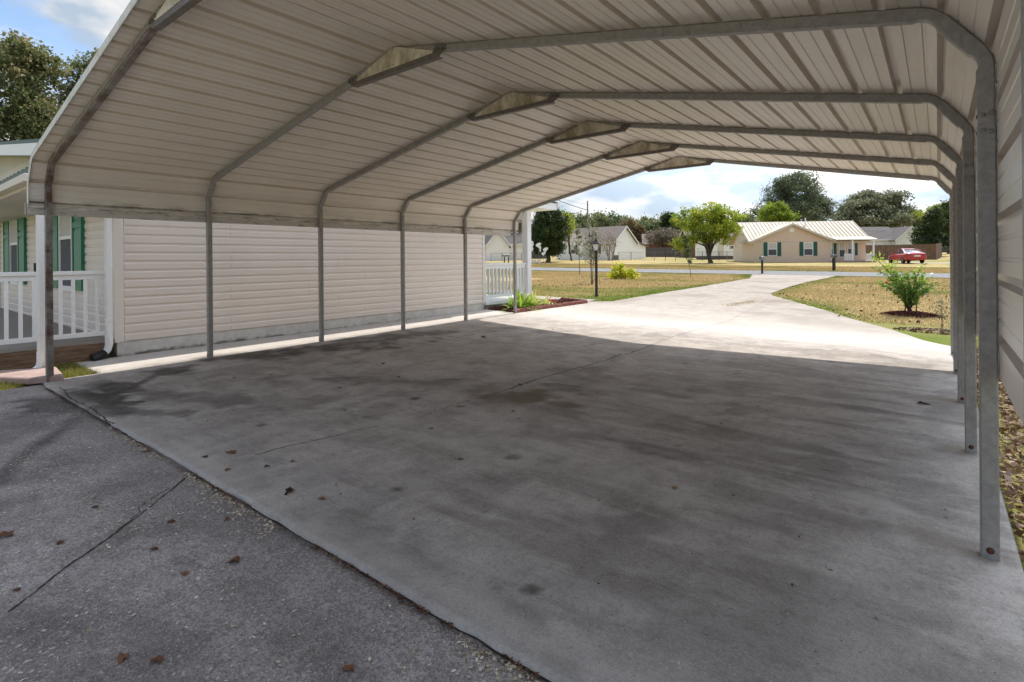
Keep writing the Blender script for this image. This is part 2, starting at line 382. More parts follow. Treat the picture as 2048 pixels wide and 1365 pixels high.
def make_tree(name, base, blobs, mat, nclump, nleaf, leaf, spread, seed, trunk=(.18, None), bark=None, label='', cat='tree', group=None, shell=.55, limbs=7, aspect=.55, tscale=(0., 1.), stems=1):
    g = np.random.default_rng(seed); t = empty(name, base); tag(t, label, cat, group)
    C, tn = crown_pts(blobs, nclump, nleaf, spread, g, shell)
    V, Fq = leafset(C, leaf, g, aspect); tn = tscale[0] + (tscale[1] - tscale[0]) * tn
    npmesh('crown', V, Fq, mat, np.repeat(tn, 4), t)
    r0 = trunk[0]; zc = np.mean([b[0][2] for b in blobs]); mb = MB(); 
    for s in range(stems):
        ox, oy = (0, 0) if stems == 1 else g.normal(size=2) * r0 * 2.2
        top = np.array([np.mean([b[0][0] for b in blobs]) + ox * 3, np.mean([b[0][1] for b in blobs]) + oy * 3, zc])
        pts = [np.array([ox, oy, -.15]) + (top - [ox, oy, 0]) * q + np.append(g.normal(size=2) * r0 * .35 * (q > 0), 0) for q in (0, .04, .15, .35, .6, .85, 1)]
        mb.tube(pts, [r0 * k for k in (1.5, 1.2, 1, .88, .7, .42, .2)], 8)
        for _ in range(limbs):
            i = g.integers(2, 5); e = C[g.integers(len(C))]; a = pts[i] + (pts[i + 1] - pts[i]) * g.random()
            if e[2] < a[2] + .1: e = np.array([e[0], e[1], a[2] + .3 * abs(e[2] - a[2]) + .2])
            mid = (a + e) / 2 + [0, 0, .12 * np.linalg.norm(e - a)]
            mb.tube([a, mid, a + (e - a) * .95], [r0 * .42, r0 * .26, r0 * .07], 5)
    mb.build('trunk', bark or M_bark, t, True)
    return t

# ================================================================ SETTING
def grid_mesh(name, xs, ys, zf, mat, attrs=None, mask=None, skirt=0, ragged=None):
    X, Y = np.meshgrid(xs, ys)
    if ragged is not None: Y[ragged] += .022 * (fbm(X[ragged] * 9, X[ragged] * 0 + ragged, 5) - .5) + .012 * (vnoise(X[ragged] * 3.3, X[ragged] * 0 + 9) > .78)
    Z = zf(X, Y); V = np.stack([X, Y, Z], -1).reshape(-1, 3); nx = len(xs)
    idx = np.arange(len(V)).reshape(len(ys), nx)
    q = np.stack([idx[:-1, :-1], idx[:-1, 1:], idx[1:, 1:], idx[1:, :-1]], -1)
    if mask is not None:
        q = q[mask((X[:-1, :-1] + X[1:, 1:]) / 2, (Y[:-1, :-1] + Y[1:, 1:]) / 2)]
    q = q.reshape(-1, 4)
    at_ = {a: f(X, Y).ravel() for a, f in (attrs or {}).items()}
    if skirt:                                             # boundary edges drop down as a slab edge
        e = np.concatenate([q[:, [0, 1]], q[:, [1, 2]], q[:, [2, 3]], q[:, [3, 0]]]); key = np.sort(e, 1)
        _, inv, cnt = np.unique(key[:, 0].astype(np.int64) * 10 ** 7 + key[:, 1], return_inverse=True, return_counts=True)
        b = e[cnt[inv] == 1]; n0 = len(V); used = np.unique(b); mp = np.full(n0, -1); mp[used] = np.arange(len(used)) + n0
        V = np.concatenate([V, V[used] - [0, 0, skirt]]); q = np.concatenate([q, np.stack([b[:, 1], b[:, 0], mp[b[:, 0]], mp[b[:, 1]]], -1)])
        at_ = {a: np.concatenate([v, v[used]]) for a, v in at_.items()}
    return npmesh(name, V, q, mat, None, None, at_, True)
def inside(poly, X, Y):
    c = np.zeros(np.shape(X), bool); n = len(poly); j = n - 1
    for i in range(n):
        xi, yi = poly[i]; xj, yj = poly[j]
        with np.errstate(divide='ignore', invalid='ignore'):
            c ^= ((yi > Y) != (yj > Y)) & (X < (xj - xi) * (Y - yi) / (yj - yi + 1e-12) + xi)
        j = i
    return c
def segdist(poly, X, Y, closed=False):
    d = np.full(np.shape(X), 1e9); P = [np.array(p[:2], float) for p in poly]
    for a, b in zip(P, P[1:] + ([P[0]] if closed else [])):
        if not closed and b is P[0]: break
        ab = b - a; t = np.clip(((X - a[0]) * ab[0] + (Y - a[1]) * ab[1]) / (ab @ ab + 1e-12), 0, 1)
        d = np.minimum(d, np.hypot(X - a[0] - t * ab[0], Y - a[1] - t * ab[1]))
    return d
def drape(name, poly, mat, dz=.0, step=.5, skirt=.08, jag=0., attrs=None):
    pts = []
    for a, b in zip(poly, poly[1:] + poly[:1]):
        a = np.array(a[:2], float); b = np.array(b[:2], float); n = max(1, int(np.linalg.norm(b - a) / (step * .5)))
        for k in range(n):
            p = a + (b - a) * k / n
            if jag and k: p = p + rng.normal(size=2) * jag
            pts.append(p)
    P = np.array(pts); xs = np.arange(P[:, 0].min(), P[:, 0].max(), step); ys = np.arange(P[:, 1].min(), P[:, 1].max(), step)
    X, Y = np.meshgrid(xs, ys); m = inside([tuple(p) for p in pts], X, Y) & (segdist(pts, X, Y, True) > step * .3)
    allp = [Vector(map(float, p)) for p in pts] + [Vector((float(a), float(b))) for a, b in zip(X[m], Y[m])]
    n = len(pts); r = delaunay_2d_cdt(allp, [(i, (i + 1) % n) for i in range(n)], [], 1, 1e-5)
    co = np.array([(v.x, v.y) for v in r[0]]); V = np.column_stack([co, T(co[:, 0], co[:, 1]) + dz])
    Fq = [tuple(f) for f in r[2]]
    cent = np.array([co[list(f)].mean(0) for f in Fq]); ins = inside([tuple(p) for p in pts], cent[:, 0], cent[:, 1])
    Fq = np.array([f if np.cross(co[f[1]] - co[f[0]], co[f[2]] - co[f[0]]) > 0 else f[::-1] for f, k in zip(Fq, ins) if k])
    if skirt:
        e = np.concatenate([Fq[:, [0, 1]], Fq[:, [1, 2]], Fq[:, [2, 0]]]); key = np.sort(e, 1)
        _, inv, cnt = np.unique(key[:, 0].astype(np.int64) * 10 ** 7 + key[:, 1], return_inverse=True, return_counts=True)
        b = e[cnt[inv] == 1]; n0 = len(V); V = np.concatenate([V, V - [0, 0, skirt]])
        Fq = np.concatenate([Fq, np.column_stack([b[:, 1], b[:, 0], b[:, 0] + n0]), np.column_stack([b[:, 1], b[:, 0] + n0, b[:, 1] + n0])])
    at_ = {a: f(V[:, 0], V[:, 1]) for a, f in (attrs or {}).items()}
    return struct(npmesh(name, V, Fq, mat, None, None, at_))

W, D = 7.189, 1.524
# driveway outline, from the flower bed round to the road and back along the right lawn
dl = [gp(*q)[:2] for q in [(1226, 603), (1300, 590), (1400, 574), (1450, 565.5), (1500, 557)]]
dr = [gp(*q)[:2] for q in [(1654, 556.5), (1615, 564), (1578, 574), (1548, 585), (1541, 588), (1548, 592.5), (1583, 602), (1654, 622), (1700, 637), (1788, 661), (1846, 681)]]
dl_end = np.array([atY(1514, 553, 36.95)[0] - .3, 36.95]); dr_end = np.array([atY(1672, 553, 36.95)[0], 36.95])
drive_poly = [(-.02, 8.03), (-.02, 10.72)] + [(-.30, 11.0)] + [tuple(p) for p in dl] + [tuple(dl_end), tuple(dr_end)] + [tuple(p) for p in dr] + [(7.27, 8.35), (7.27, 8.03)]
walk_poly = [(-3.4, 10.75), (-.33, 10.98), (-.34, 11.75), (-3.4, 11.75)]
drive_arr = drive_poly
def edge_green(X, Y):
    d = segdist(drive_poly, X, Y, True); d2 = np.minimum(np.abs(Y - 36.6), np.abs(Y - 42.2))
    g = np.exp(-(d / .55) ** 2) * .9 + np.exp(-(d2 / 1.0) ** 2) * .55 + np.exp(-(((Y - 10.4) / 2.) ** 2 + ((X + 2) / 3.5) ** 2)) * .5
    g = g * .75 + np.where(Y < 10, .45, 0) + np.clip((fbm(X * .23 + 9, Y * .33) - .52) * 4, 0, .6)
    return np.clip(g * (.4 + 1.1 * fbm(X * 1.1, Y * 1.1)), 0, 1)
xs = np.concatenate([np.arange(-420, -40, 20), np.arange(-40, 16, .5), np.arange(16, 60, 4), np.arange(60, 400, 20)])
ys = np.concatenate([np.arange(-40, -4, 4), np.arange(-4, 48, .5), np.arange(48, 150, 4), np.arange(150, 620, 20)])
lawn = struct(grid_mesh('lawn', xs, ys, lambda X, Y: T(X, Y) - .03 + .012 * (fbm(X * .7, Y * .7) - .5) * (Y < 60) - .045 * ((X > 7.2) & (X < 9) & (Y < 9)), M_lawn, {'green': edge_green}))
drive = drape('driveway', drive_poly, M_drive, .0, .45, .1, .012,
              {'stain': lambda X, Y: np.clip((fbm(X * .8, Y * .8 + 4) - .52) * 3, 0, .45) + .5 * np.exp(-(segdist([dr[5], (4.6, 8.1)], X, Y) / .07) ** 2) * (fbm(X * 3, Y * 3) > .45),
               'pale': lambda X, Y: np.clip(1.0 * np.exp(-np.clip(Y - 7.6, 0, None) / 1.7) * (.75 + .5 * fbm(X * .9, Y * 1.5)), 0, 1)})  # paler towards the carport end, painting in the glare of full sun
drape('walkway', walk_poly, M_drive, -.004, .4, .08)
road_poly = [(-120, 37), (45, 37), (45, 41.5), (-120, 41.5)]
drape('road', road_poly, M_road, .004, 2.5, .06)

# carport slab with stains
def P2(*q): return [gp(*p)[:2] for p in q]
def blob(X, Y, c, rx, ry, ang=0, soft=.25, k=1., nf=4.2, na=1.15):
    dx, dy = X - c[0], Y - c[1]; ca, sa = math.cos(ang), math.sin(ang)
    d = np.hypot((dx * ca + dy * sa) / rx, (-dx * sa + dy * ca) / ry) + na * (fbm(X * nf + c[0], Y * nf, 6) - .5) * 2
    return k * np.clip((1 - d) / soft, 0, 1)
trail1 = P2((345, 741), (310, 752), (285, 765), (255, 782))
trail2 = P2((158, 822), (140, 845), (100, 872), (62, 896), (22, 925), (0, 962))
def slab_stain(X, Y):
    s = np.zeros_like(X)
    for q, rx, ry, a, k in [((150, 800), .55, .28, .2, .85), ((215, 770), .5, .2, 0, .5), ((335, 742), .34, .20, .3, .75), ((520, 712), .9, .35, .9, .75),
                            ((660, 700), 1.3, .38, 1.2, .65), ((800, 672), 1.2, .4, 1.2, .5), ((430, 800), 1.1, .22, .35, .5), ((700, 760), 1.5, .25, .5, .4),
                            ((1060, 800), .42, .2, .2, .55), ((1320, 905), .4, .14, 0., .45), ((1130, 780), .5, .2, .2, .5), ((1500, 870), .7, .09, -.1, .4), ((1740, 820), 1.2, .10, 0, .4),
                            ((1640, 905), .8, .07, 0, .4), ((950, 960), .4, .14, .6, .25), ((1250, 1050), .5, .12, .3, .3), ((1800, 960), .4, .1, 0, .3)]:
        s = np.maximum(s, blob(X, Y, gp(*q), rx, ry, a, .6, min(1, k * 1.2)))
    s = np.maximum(s, .8 * np.clip(1.6 - segdist(trail1, X, Y) / .045, 0, 1) * (fbm(X * 6, Y * 6) > .3))
    st = np.clip((fbm(X * .9 + 3, Y * 6.5 + 2. * fbm(X * .9, Y * .9), 6) - .55) * 5, 0, .26) * np.clip((X - 2.5) / 3, 0, 1)
    st = np.maximum(st, np.clip((fbm(X * 3.1 + 40, Y * 3.1, 6) - .57) * 8, 0, .34) * np.clip((fbm(X * .6, Y * .6) - .38) * 4, 0, 1))
    s = np.maximum(s * (.55 + .8 * fbm(X * 4, Y * 4)), st)
    for q, rx, ry, a, k in [((170, 797), .50, .26, .3, 1.), ((240, 776), .42, .15, .1, .95), ((215, 822), .32, .12, .2, .9), ((470, 712), .6, .14, 1.1, .85), ((560, 702), .8, .18, 1.2, .9), ((690, 688), .9, .16, 1.3, .8), ((790, 673), .8, .2, 1.3, .7), ((345, 743), .26, .13, .2, .9), ((300, 825), .5, .09, .5, .6), ((1060, 792), .26, .12, .2, .7), ((1115, 770), .2, .07, .4, .6), ((1330, 900), .3, .06, .1, .6)]:
        s = np.maximum(s, blob(X, Y, gp(*q), rx * 1.15, ry * 1.2, a, .34, k, 7., .85) * (.6 + .6 * fbm(X * 14, Y * 14, 4)))
    gg = np.random.default_rng(77)
    for _ in range(60):
        r = .012 + .04 * gg.random() ** 2.5; c = (gg.uniform(.3, 7), gg.uniform(0, 7.5)); m = (np.abs(X - c[0]) < .2) & (np.abs(Y - c[1]) < .2)
        if m.any(): s[m] = np.maximum(s[m], .75 * np.clip((1 - np.hypot(X[m] - c[0], Y[m] - c[1]) / r * (.7 + .6 * vnoise(X[m] * 30, Y[m] * 30))) / .3, 0, 1))
    return np.clip(s, 0, .97)
def slab_rust(X, Y):
    s = blob(X, Y, gp(1060, 795), .6, .4, .2, .9, .5)
    for i in range(1, 6): s = np.maximum(s, blob(X, Y, (W - .05, i * D), .28, .16, 0, .9, .45, 4))
    return s + .25 * np.clip((fbm(X * .9 + 30, Y * .9) - .52) * 3, 0, 1)
def slab_pale_sunlit(X, Y):
    s = np.zeros_like(X)
    for q, rx, ry, k in [((960, 840), .35, .16, .6), ((880, 880), .5, .2, .4), ((1140, 900), .7, .25, .4), ((1560, 960), .8, .08, .55), ((1800, 1075), .16, .12, .45), ((610, 760), .6, .15, .5), ((480, 770), .5, .1, .4), ((1300, 790), .7, .15, .4), ((750, 720), 1., .25, .4), ((420, 925), 1.2, .07, .35), ((1100, 1290), 1.6, .08, .4)]:
        s = np.maximum(s, blob(X, Y, gp(*q), rx, ry, 0, .9, k))
    s = np.maximum(s, .55 * np.exp(-((Y + .05) / .07) ** 2) * fbm(X * 3, Y * 3))
    return np.clip(s + .75 * np.clip((Y - 6.9) / .9, 0, 1) * (.5 + .5 * fbm(X, Y)) + .6 * np.clip((-.05 - X) / .2, 0, 1), 0, .9)  # far end and house-side strip paled to paint in sunlight
JG = (-.062, -.074)
xs = np.concatenate([[-1.1], np.arange(-1.05, 7.27, .03), [7.28]]); ys = np.concatenate([[JG[0]], np.arange(-.03, 8.02, .03), [8.025]])
def slab_z(X, Y): return T(X, Y) + .004 * (fbm(X * .8, Y * .8) - .5)
slab = struct(grid_mesh('carport_slab', xs, ys, slab_z, M_slab, {'stain': slab_stain, 'rust': slab_rust, 'pale': slab_pale_sunlit}, lambda X, Y: (X > -.06) | (Y > .42 - .25 * X * 0), .1, 0))
def near_stain(X, Y):
    s = np.maximum(blob(X, Y, gp(115, 806), .5, .2, .1, .34, 1., 7., .8), .75 * np.clip(1.5 - segdist(trail2, X, Y) / .05, 0, 1) * (fbm(X * 6, Y * 6) > .28))
    for q, rx, ry, k in [((300, 1260), 1.0, .28, .5), ((120, 1330), .6, .3, .5), ((640, 1330), .6, .2, .45), ((520, 1180), .5, .2, .35)]: s = np.maximum(s, blob(X, Y, gp(*q), rx, ry, 0, .9, k))
    return np.clip(np.maximum(s, np.clip((fbm(X * 1.1, Y * 1.1 + 7, 7) - .5) * 3, 0, .4)), 0, .9)
xs = np.concatenate([np.arange(.02, 7.3, .04)]); ys = np.concatenate([np.arange(-15, -2.4, .3), np.arange(-2.4, -.1, .04), [JG[1]]])  # slab continued unseen behind the camera to bounce sunlight up to the roof
near = struct(grid_mesh('near_slab', xs, ys, lambda X, Y: T(X, np.maximum(Y, -1)) - .015 + .004 * (fbm(X * .9, Y * .9) - .5), M_near,
              {'stain': near_stain, 'pale': lambda X, Y: .5 * np.exp(-((Y + .22) / .10) ** 2) * fbm(X * 2, Y * 3)}, None, .1, -1))
gapv = np.array([(x, y, Tz(x, 0) - .019) for x in np.linspace(.02, 7.27, 60) for y in (JG[1] - .004, JG[0] + .004)]); gi = np.arange(59) * 2
npmesh('joint_dirt', gapv, np.column_stack([gi, gi + 2, gi + 3, gi + 1]), M_crack, None, slab)
def crack(pts_px, wd, parent, seed, dz=.0015, zoff=0., jit=.012):
    g = np.random.default_rng(seed); P = P2(*pts_px); out = []
    for a, b in zip(P, P[1:]):
        n = max(2, int(np.linalg.norm(b - a) / .025))
        out += [a + (b - a) * k / n for k in range(n)]
    out = np.array(out); n = len(out); t = np.gradient(out, axis=0); nn = unit(np.column_stack([-t[:, 1], t[:, 0]]))
    j = np.cumsum(g.normal(size=n) * jit * .5); j = j - np.linspace(j[0], j[-1], n); out = out + nn * (j * .6 + g.normal(size=n) * jit * .35)[:, None]
    w = wd * (1.5 if parent is slab else .75) * (.35 + 1.1 * g.random(n)) * (g.random(n) > .06)
    L = out + nn * w[:, None] / 2; Rr = out - nn * w[:, None] / 2
    zz = lambda p: slab_z(p[:, 0], p[:, 1]) + zoff + dz
    V = np.concatenate([np.column_stack([L, zz(L)]), np.column_stack([Rr, zz(Rr)])]); i = np.arange(n - 1)
    return npmesh('crack', V, np.column_stack([i + n, i + n + 1, i + 1, i]), M_crack, None, parent)
crack([(1305, 690), (1262, 706), (1240, 709), (1210, 722), (1150, 738), (1080, 757), (1000, 785)], .011, slab, 1)
crack([(1000, 785), (920, 806), (840, 833)], .005, slab, 2)
crack([(760, 852), (700, 866), (640, 881), (560, 897), (500, 914)], .005, slab, 3)
crack([(806, 661), (860, 668), (912, 674.5), (950, 681), (997, 686), (1060, 689), (1103, 688)], .010, slab, 4)
crack([(1210, 727), (1280, 737), (1340, 750), (1400, 757), (1500, 774)], .0045, slab, 5)
crack([(1505, 705), (1520, 716), (1560, 727), (1650, 745)], .005, slab, 6)
crack([(1305, 690), (1345, 672), (1400, 658), (1450, 645)], .006, slab, 7)
crack([(1450, 645), (1480, 630), (1510, 610), (1541, 592)], .008, drive, 14)
crack([(1103, 688), (1150, 676), (1190, 668), (1300, 651)], .004, slab, 8)
crack([(120, 775), (140, 795), (190, 825), (230, 850)], .008, slab, 10)
crack([(381, 944), (330, 985), (270, 1030), (200, 1080), (130, 1128), (60, 1183), (0, 1228)], .012, near, 9, .0012, -.015, .004)
crack([(372, 950), (300, 995), (265, 1030), (220, 1062)], .006, near, 12, .0012, -.015, .02)

# ================================================================ CARPORT
car = empty('carport', (0, 0, 0)); tag(car, 'open metal carport with ribbed cream roof on arched grey steel frames over the concrete slab', 'carport')
SL = .204; PKZ = 2.905
def arc(p0, pc, p1, r, n=7):
    p0, pc, p1 = map(np.array, (p0, pc, p1)); a = unit(p0 - pc); b = unit(p1 - pc); ang = math.acos(np.clip(a @ b, -1, 1)); t = r / math.tan(ang / 2)
    s, e = pc + a * t, pc + b * t; cen = pc + unit(a + b) * r / math.sin(ang / 2); v0, v1 = s - cen, e - cen
    a0 = math.atan2(v0[1], v0[0]); a1 = math.atan2(v1[1], v1[0]); da = (a1 - a0 + math.pi) % (2 * math.pi) - math.pi
    return [cen + r * np.array([math.cos(a0 + da * k / n), math.sin(a0 + da * k / n)]) for k in range(n + 1)]
KL0, KL1 = np.array([0, 1.985]), np.array([.165, PKZ - SL * (W / 2 - .165)])
def half(z0):
    peak = np.array([W / 2, PKZ])
    return [np.array([0, z0])] + arc([0, z0], KL0, KL1, .15) + arc(KL0, KL1, peak, .17)
hl = half(1.715); centre = hl + [np.array([W / 2, PKZ])] + [np.array([W - p[0], p[1]]) for p in hl[::-1]]
def offset(path, d):
    P = np.array(path); t = np.gradient(P, axis=0)
    seg = unit(P[1:] - P[:-1]); nrm = np.column_stack([-seg[:, 1], seg[:, 0]])
    v = np.concatenate([nrm[:1], unit(nrm[1:] + nrm[:-1]), nrm[-1:]])
    cosh = np.concatenate([[1], np.clip((unit(nrm[1:] + nrm[:-1]) * nrm[1:]).sum(1), .5, 1), [1]])
    return P + v * (d / cosh)[:, None]
def sweep(mb, path, wy, hn, y, c=.005, crimp=None):
    """rounded square tube swept along an XZ path at depth y"""
    P = np.array(path); rings = []
    seg = unit(P[1:] - P[:-1]); nr = np.column_stack([-seg[:, 1], seg[:, 0]])
    v = np.concatenate([nr[:1], unit(nr[1:] + nr[:-1]), nr[-1:]])
    for k in range(len(P)):
        h = hn / 2; hi = h * (crimp[k] if crimp is not None else 1); w = wy / 2
        sec = [(-w + c, h), (w - c, h), (w, h - c), (w, -hi + c), (w - c, -hi), (-w + c, -hi), (-w, -hi + c), (-w, h - c)]
        rings.append([(P[k][0] + v[k][0] * b, y + a, P[k][1] + v[k][1] * b) for a, b in sec])
    mb.loft(rings)
nh = len(hl); crimp = np.ones(len(centre))
for i0 in (1, 9):
    for k in range(8):
        q = .72 + .28 * abs(k - 3.5) / 3.5 + (.16 if k in (0, 7) else 0)
        crimp[i0 + k] = q; crimp[len(centre) - 1 - i0 - k] = q
rest = [MB() for _ in range(6)]
for i in range(6):
    y = i * D; mb = MB(); sweep(mb, centre, .0525, .0525, y, .006, crimp)
    rf = mb.build('rafter', M_galv_rust if i == 0 else M_galv, car, 'auto')
    if i == 0: rf['label'] = 'rusty rafter at the open end of the roof'
    for X0 in (0, W - .0068 if i == 0 else W):
        zb = Tz(X0, y); lg = MB(); t = .0285
        lg.cbox(X0 - t, X0 + t, y - t, y + t, zb - .01, 1.725, .006)
        L = lg.build('leg', M_galv_rust if (i == 0 and X0 == 0) else M_galv, car, 'auto')
        if i == 0 and X0 == 0: L['label'] = 'leg streaked with brown rust'
        for dx, z in ((-.012, 1.755), (.014, 1.762), (-.012, 1.695), (.012, 1.688)):
            bo = MB(); bo.loft([[(X0 + dx + r * math.cos(a), y - .0285 - e, z + r * math.sin(a)) for a in [k * math.pi / 3 for k in range(6)]] for r, e in ((.010, -.004), (.010, .0035), (.005, .0065))]); bo.build('bolt', M_bolt, L)
        for dx, z in ((.0, 1.755), (.0, 1.69)):
            sx = 1 if X0 == 0 else -1
            bo = MB(); bo.loft([[(X0 + sx * (.0285 + e), y + dx + r * math.cos(a), z + r * math.sin(a)) for a in [k * math.pi / 3 for k in range(6)]] for r, e in ((.008, -.004), (.008, .003))]); bo.build('bolt', M_bolt, L)
        an = MB(); an.loft([[(X0 + r * math.cos(a), y - t - e, zb + .035 + r * math.sin(a)) for a in [k * math.pi / 5 for k in range(10)]] for r, e in ((.013, -.003), (.013, .003), (.006, .007))])
        an.build('anchor_bolt', M_rust, L)
    # gusset and ridge brace
    g = MB(); zr = lambda x: PKZ - SL * abs(x - W / 2)
    yf = y - .036
    x0, x1 = W / 2 - .50, W / 2 + .47
    tri = [(x0, 2.772), (W / 2 - .02, PKZ + .018), (W / 2 + .03, PKZ + .018), (x1, 2.782), (x1 - .01, 2.766), (x0 + .01, 2.758)]
    g.prism(tri, 'y', yf - .004, yf + .0005); gp_ = g.build('gusset_plate', M_gusset, car)
    for bx, bz in ((W / 2, PKZ - .0), (x0 + .03, 2.772), (x1 - .03, 2.778), (W / 2, 2.785)): sc = MB(); sc.tube([(bx, yf - .007, bz), (bx, yf, bz)], .006, 6); sc.build('screw', M_bolt, gp_)
    b = MB(); x0, x1 = W / 2 - .62, W / 2 + .60
    b.prism([(x0, 2.768), (x0 + .07, 2.722), (x1 - .07, 2.722), (x1, 2.768)], 'y', yf, yf + .003); b.box(x0 + .07, x1 - .07, yf + .003, y + .01, 2.722, 2.725)
    for xe, sg in ((x0, 1), (x1, -1)):
        b.prism([(xe, 2.765), (xe, zr(xe) + .02), (xe + sg * .11, zr(xe + sg * .11) + .015), (xe + sg * .14, 2.765)], 'y', yf, yf + .003)
    br = b.build('ridge_brace', M_brace, car)
    for xe, sg in ((x0, 1), (x1, -1)):
        for q in (.03, .07): sc = MB(); sc.tube([(xe + sg * q, yf - .004, zr(xe + sg * q) - .012), (xe + sg * q, yf + .002, zr(xe + sg * q) - .012)], .007, 6); sc.build('screw', M_black, br)
for k in range(11):
    xa = .46 + k * .246; xb = xa + .238; mb = MB(); zt = lambda x: zr(x) + .022
    mb.prism([(xa, zt(xa)), (xb, zt(xb)), (xb, zt(xb) - .050), (xb - .02, zt(xb) - .041), (xa + .02, zt(xa) - .041), (xa, zt(xa) - .034)], 'y', -.031, -.0285); mb.build('closure_strip', M_galv, car)
# ribbed sheet: profile over the frames, from the left eave to low on the right side
zl0, zr0 = 1.775, .83
path = [np.array([0, zl0 - .02])] + hl[1:] + [np.array([W / 2, PKZ])] + [np.array([W - p[0], p[1]]) for p in hl[1:][::-1]] + [np.array([W, zr0])]
out = offset(path, .0525 / 2 + .003)
S = np.concatenate([[0], np.cumsum(np.linalg.norm(np.diff(out, axis=0), axis=1))]); ip = path.index(path[len(hl)]) if False else len(hl)
sp = S[ip]
def along(s):
    return np.array([np.interp(s, S, out[:, 0]), np.interp(s, S, out[:, 1])])
prof = []; PIT = .2286
evs = []
for k in range(-40, 60):
    s0 = sp + (k + .5) * PIT
    for ds, h in ((-.023, 0), (-.018, .034), (.018, .034), (.023, 0)): evs.append((s0 + ds, h))
    for m_ in (.076, .152):
        for ds, h in ((-.008, 0), (-.004, .0035), (.004, .0035), (.008, 0)): evs.append((s0 + m_ + ds, h))
for s in S: evs.append((s, None))
evs = sorted([e for e in evs if 0 <= e[0] <= S[-1]], key=lambda e: e[0])
hs = [(s, h) for s, h in evs if h is not None]; hx = [a for a, _ in hs]; hh = [b for _, b in hs]
ss = np.array([e[0] for e in evs]); ss = ss[np.concatenate([[True], np.diff(ss) > 1e-4])]
base = np.array([along(s) for s in ss]); eps = .02
tg = unit(np.array([along(min(s + eps, S[-1])) - along(max(s - eps, 0)) for s in ss])); nr = np.column_stack([-tg[:, 1], tg[:, 0]])
hv = np.interp(ss, hx, hh)
pr = base + nr * hv[:, None]
Y0, Y1 = -.145, 7.775
def ribsheet(name, pr, ya, yb, mat):
    n = len(pr); ysn = np.linspace(ya, yb, 14); V = []; 
    for y in ysn: V.append(np.column_stack([pr[:, 0], np.full(n, y), pr[:, 1]]))
    up = np.concatenate(V); th = .0012
    nn = np.tile(np.column_stack([nr[:, 0], np.zeros(n), nr[:, 1]])[:n], (len(ysn), 1)) if n == len(nr) else None
    lo_ = up; hi_ = up + nn * th; i = np.arange(len(ysn) * n).reshape(len(ysn), n)
    q = np.stack([i[:-1, :-1], i[1:, :-1], i[1:, 1:], i[:-1, 1:]], -1).reshape(-1, 4); N = len(up)
    return npmesh(name, np.concatenate([lo_, hi_]), np.concatenate([q, q[:, ::-1] + N]), mat, None, car)
ribsheet('roof_sheet', pr, Y0, Y1, M_sheet)
# end trims follow the roof line
for yy, nm in ((Y0, 'edge_trim'), (Y1, 'edge_trim')):
    o1 = offset(path, .0525 / 2 - .012); o2 = offset(path, .0525 / 2 + .046); mb = MB(); sgn = -1 if yy < 1 else 1
    rings = [[(a[0], yy + sgn * .001, a[1]), (b[0], yy + sgn * .001, b[1]), (b[0], yy + sgn * .006, b[1]), (a[0], yy + sgn * .006, a[1])] for a, b in zip(o1, o2)]
    mb.loft(rings)
    rings = [[(b[0], yy + sgn * .006, b[1]), (b2[0], yy + sgn * .006, b2[1]), (b2[0], yy - sgn * .05, b2[1]), (b[0], yy - sgn * .05, b[1])] for b, b2 in zip(o2 + 0, offset(path, .0525 / 2 + .049))]
    mb.loft(rings); mb.build(nm, M_edge, car)
e = MB(); e.box(-.056, -.034, Y0 - .02, Y1 - .25, 1.685, 1.800); e.box(-.085, -.034, Y0 - .02, Y0 - .012, 1.685, 1.800)
e.build('eave_trim', M_trim, car, bevel=.003)
e = MB(); e.box(W + .032, W + .040, Y0, Y1, .72, .852); e.build('wall_trim', M_cornertrim, car, bevel=.002)

# ================================================================ OUR HOUSE
hs_ = empty('house', (-5, 4.3, 0)); tag(hs_, 'beige vinyl sided house with green shutters beside the carport', 'house')
def hp(mb, name, mat, **k):
    o = mb.build(name, mat, None, **k); o.parent = hs_; o.matrix_parent_inverse = Matrix.Translation((5, -4.3, 0)); return o
def sub(mb, name, mat, par, **k):
    o = mb.build(name, mat, None, **k); o.parent = par; o.matrix_parent_inverse = hs_.matrix_basis.inverted() @ Matrix() if False else Matrix(); return o
HX, HY0, HY1 = -1.10, .85, 7.86
def lap(mb, pfun, z0, z1, course=.1143, out=.016, gap=.006):
    """dutch lap boards; pfun(t, d, z) -> point; t in 0..1 along the wall, d outwards"""
    z = z0
    while z < z1 - .005:
        h = min(course, z1 - z)
        prof_ = [(0.0, z + .014), (out - .002, z + .014), (out - .002, z), (out, z), (out, z + h * .62), (out * .42, z + h * .74), (out * .36, z + h + .006), (0., z + h + .006)]
        mb.loft([[pfun(t, d, zz) for d, zz in prof_] for t in (0, 1)], cap=True)
        z += h
mb = MB(); mb.box(HX - .14, HX - .004, HY0, HY1, .19, 2.5)
lap(mb, lambda t, d, z: (HX + d, HY0 + .09 + t * (HY1 - HY0 - .15), z), .195, 2.5)
mb.cur = 1; g = np.random.default_rng(3)
for k in range(20):
    z = .195 + k * .1143
    for y in ((2.25 + (k // 2 % 2) * .95, 4.6 - (k // 2 % 3) * .55, 6.3 + (k // 2 % 2) * .5)):
        if (k // 2) % 2 == 0 or y > 4: mb.box(HX + .0162, HX + .0168, y, y + .0035, z + .004, z + .064)
hp(mb, 'side_wall', [M_siding, M_seam])
for ya_, yb_ in ((HY0 - .02, HY0 + .085), (HY1 - .055, HY1 + .02)): mb = MB(); mb.box(HX - .1, HX + .022, ya_, yb_, .185, 2.5); hp(mb, 'corner_trim', M_cornertrim, bevel=.004)
mb = MB(); n = 40; rngf = np.random.default_rng(8)
ysf = np.linspace(HY0 + .01, HY1 - .01, n); prev = None
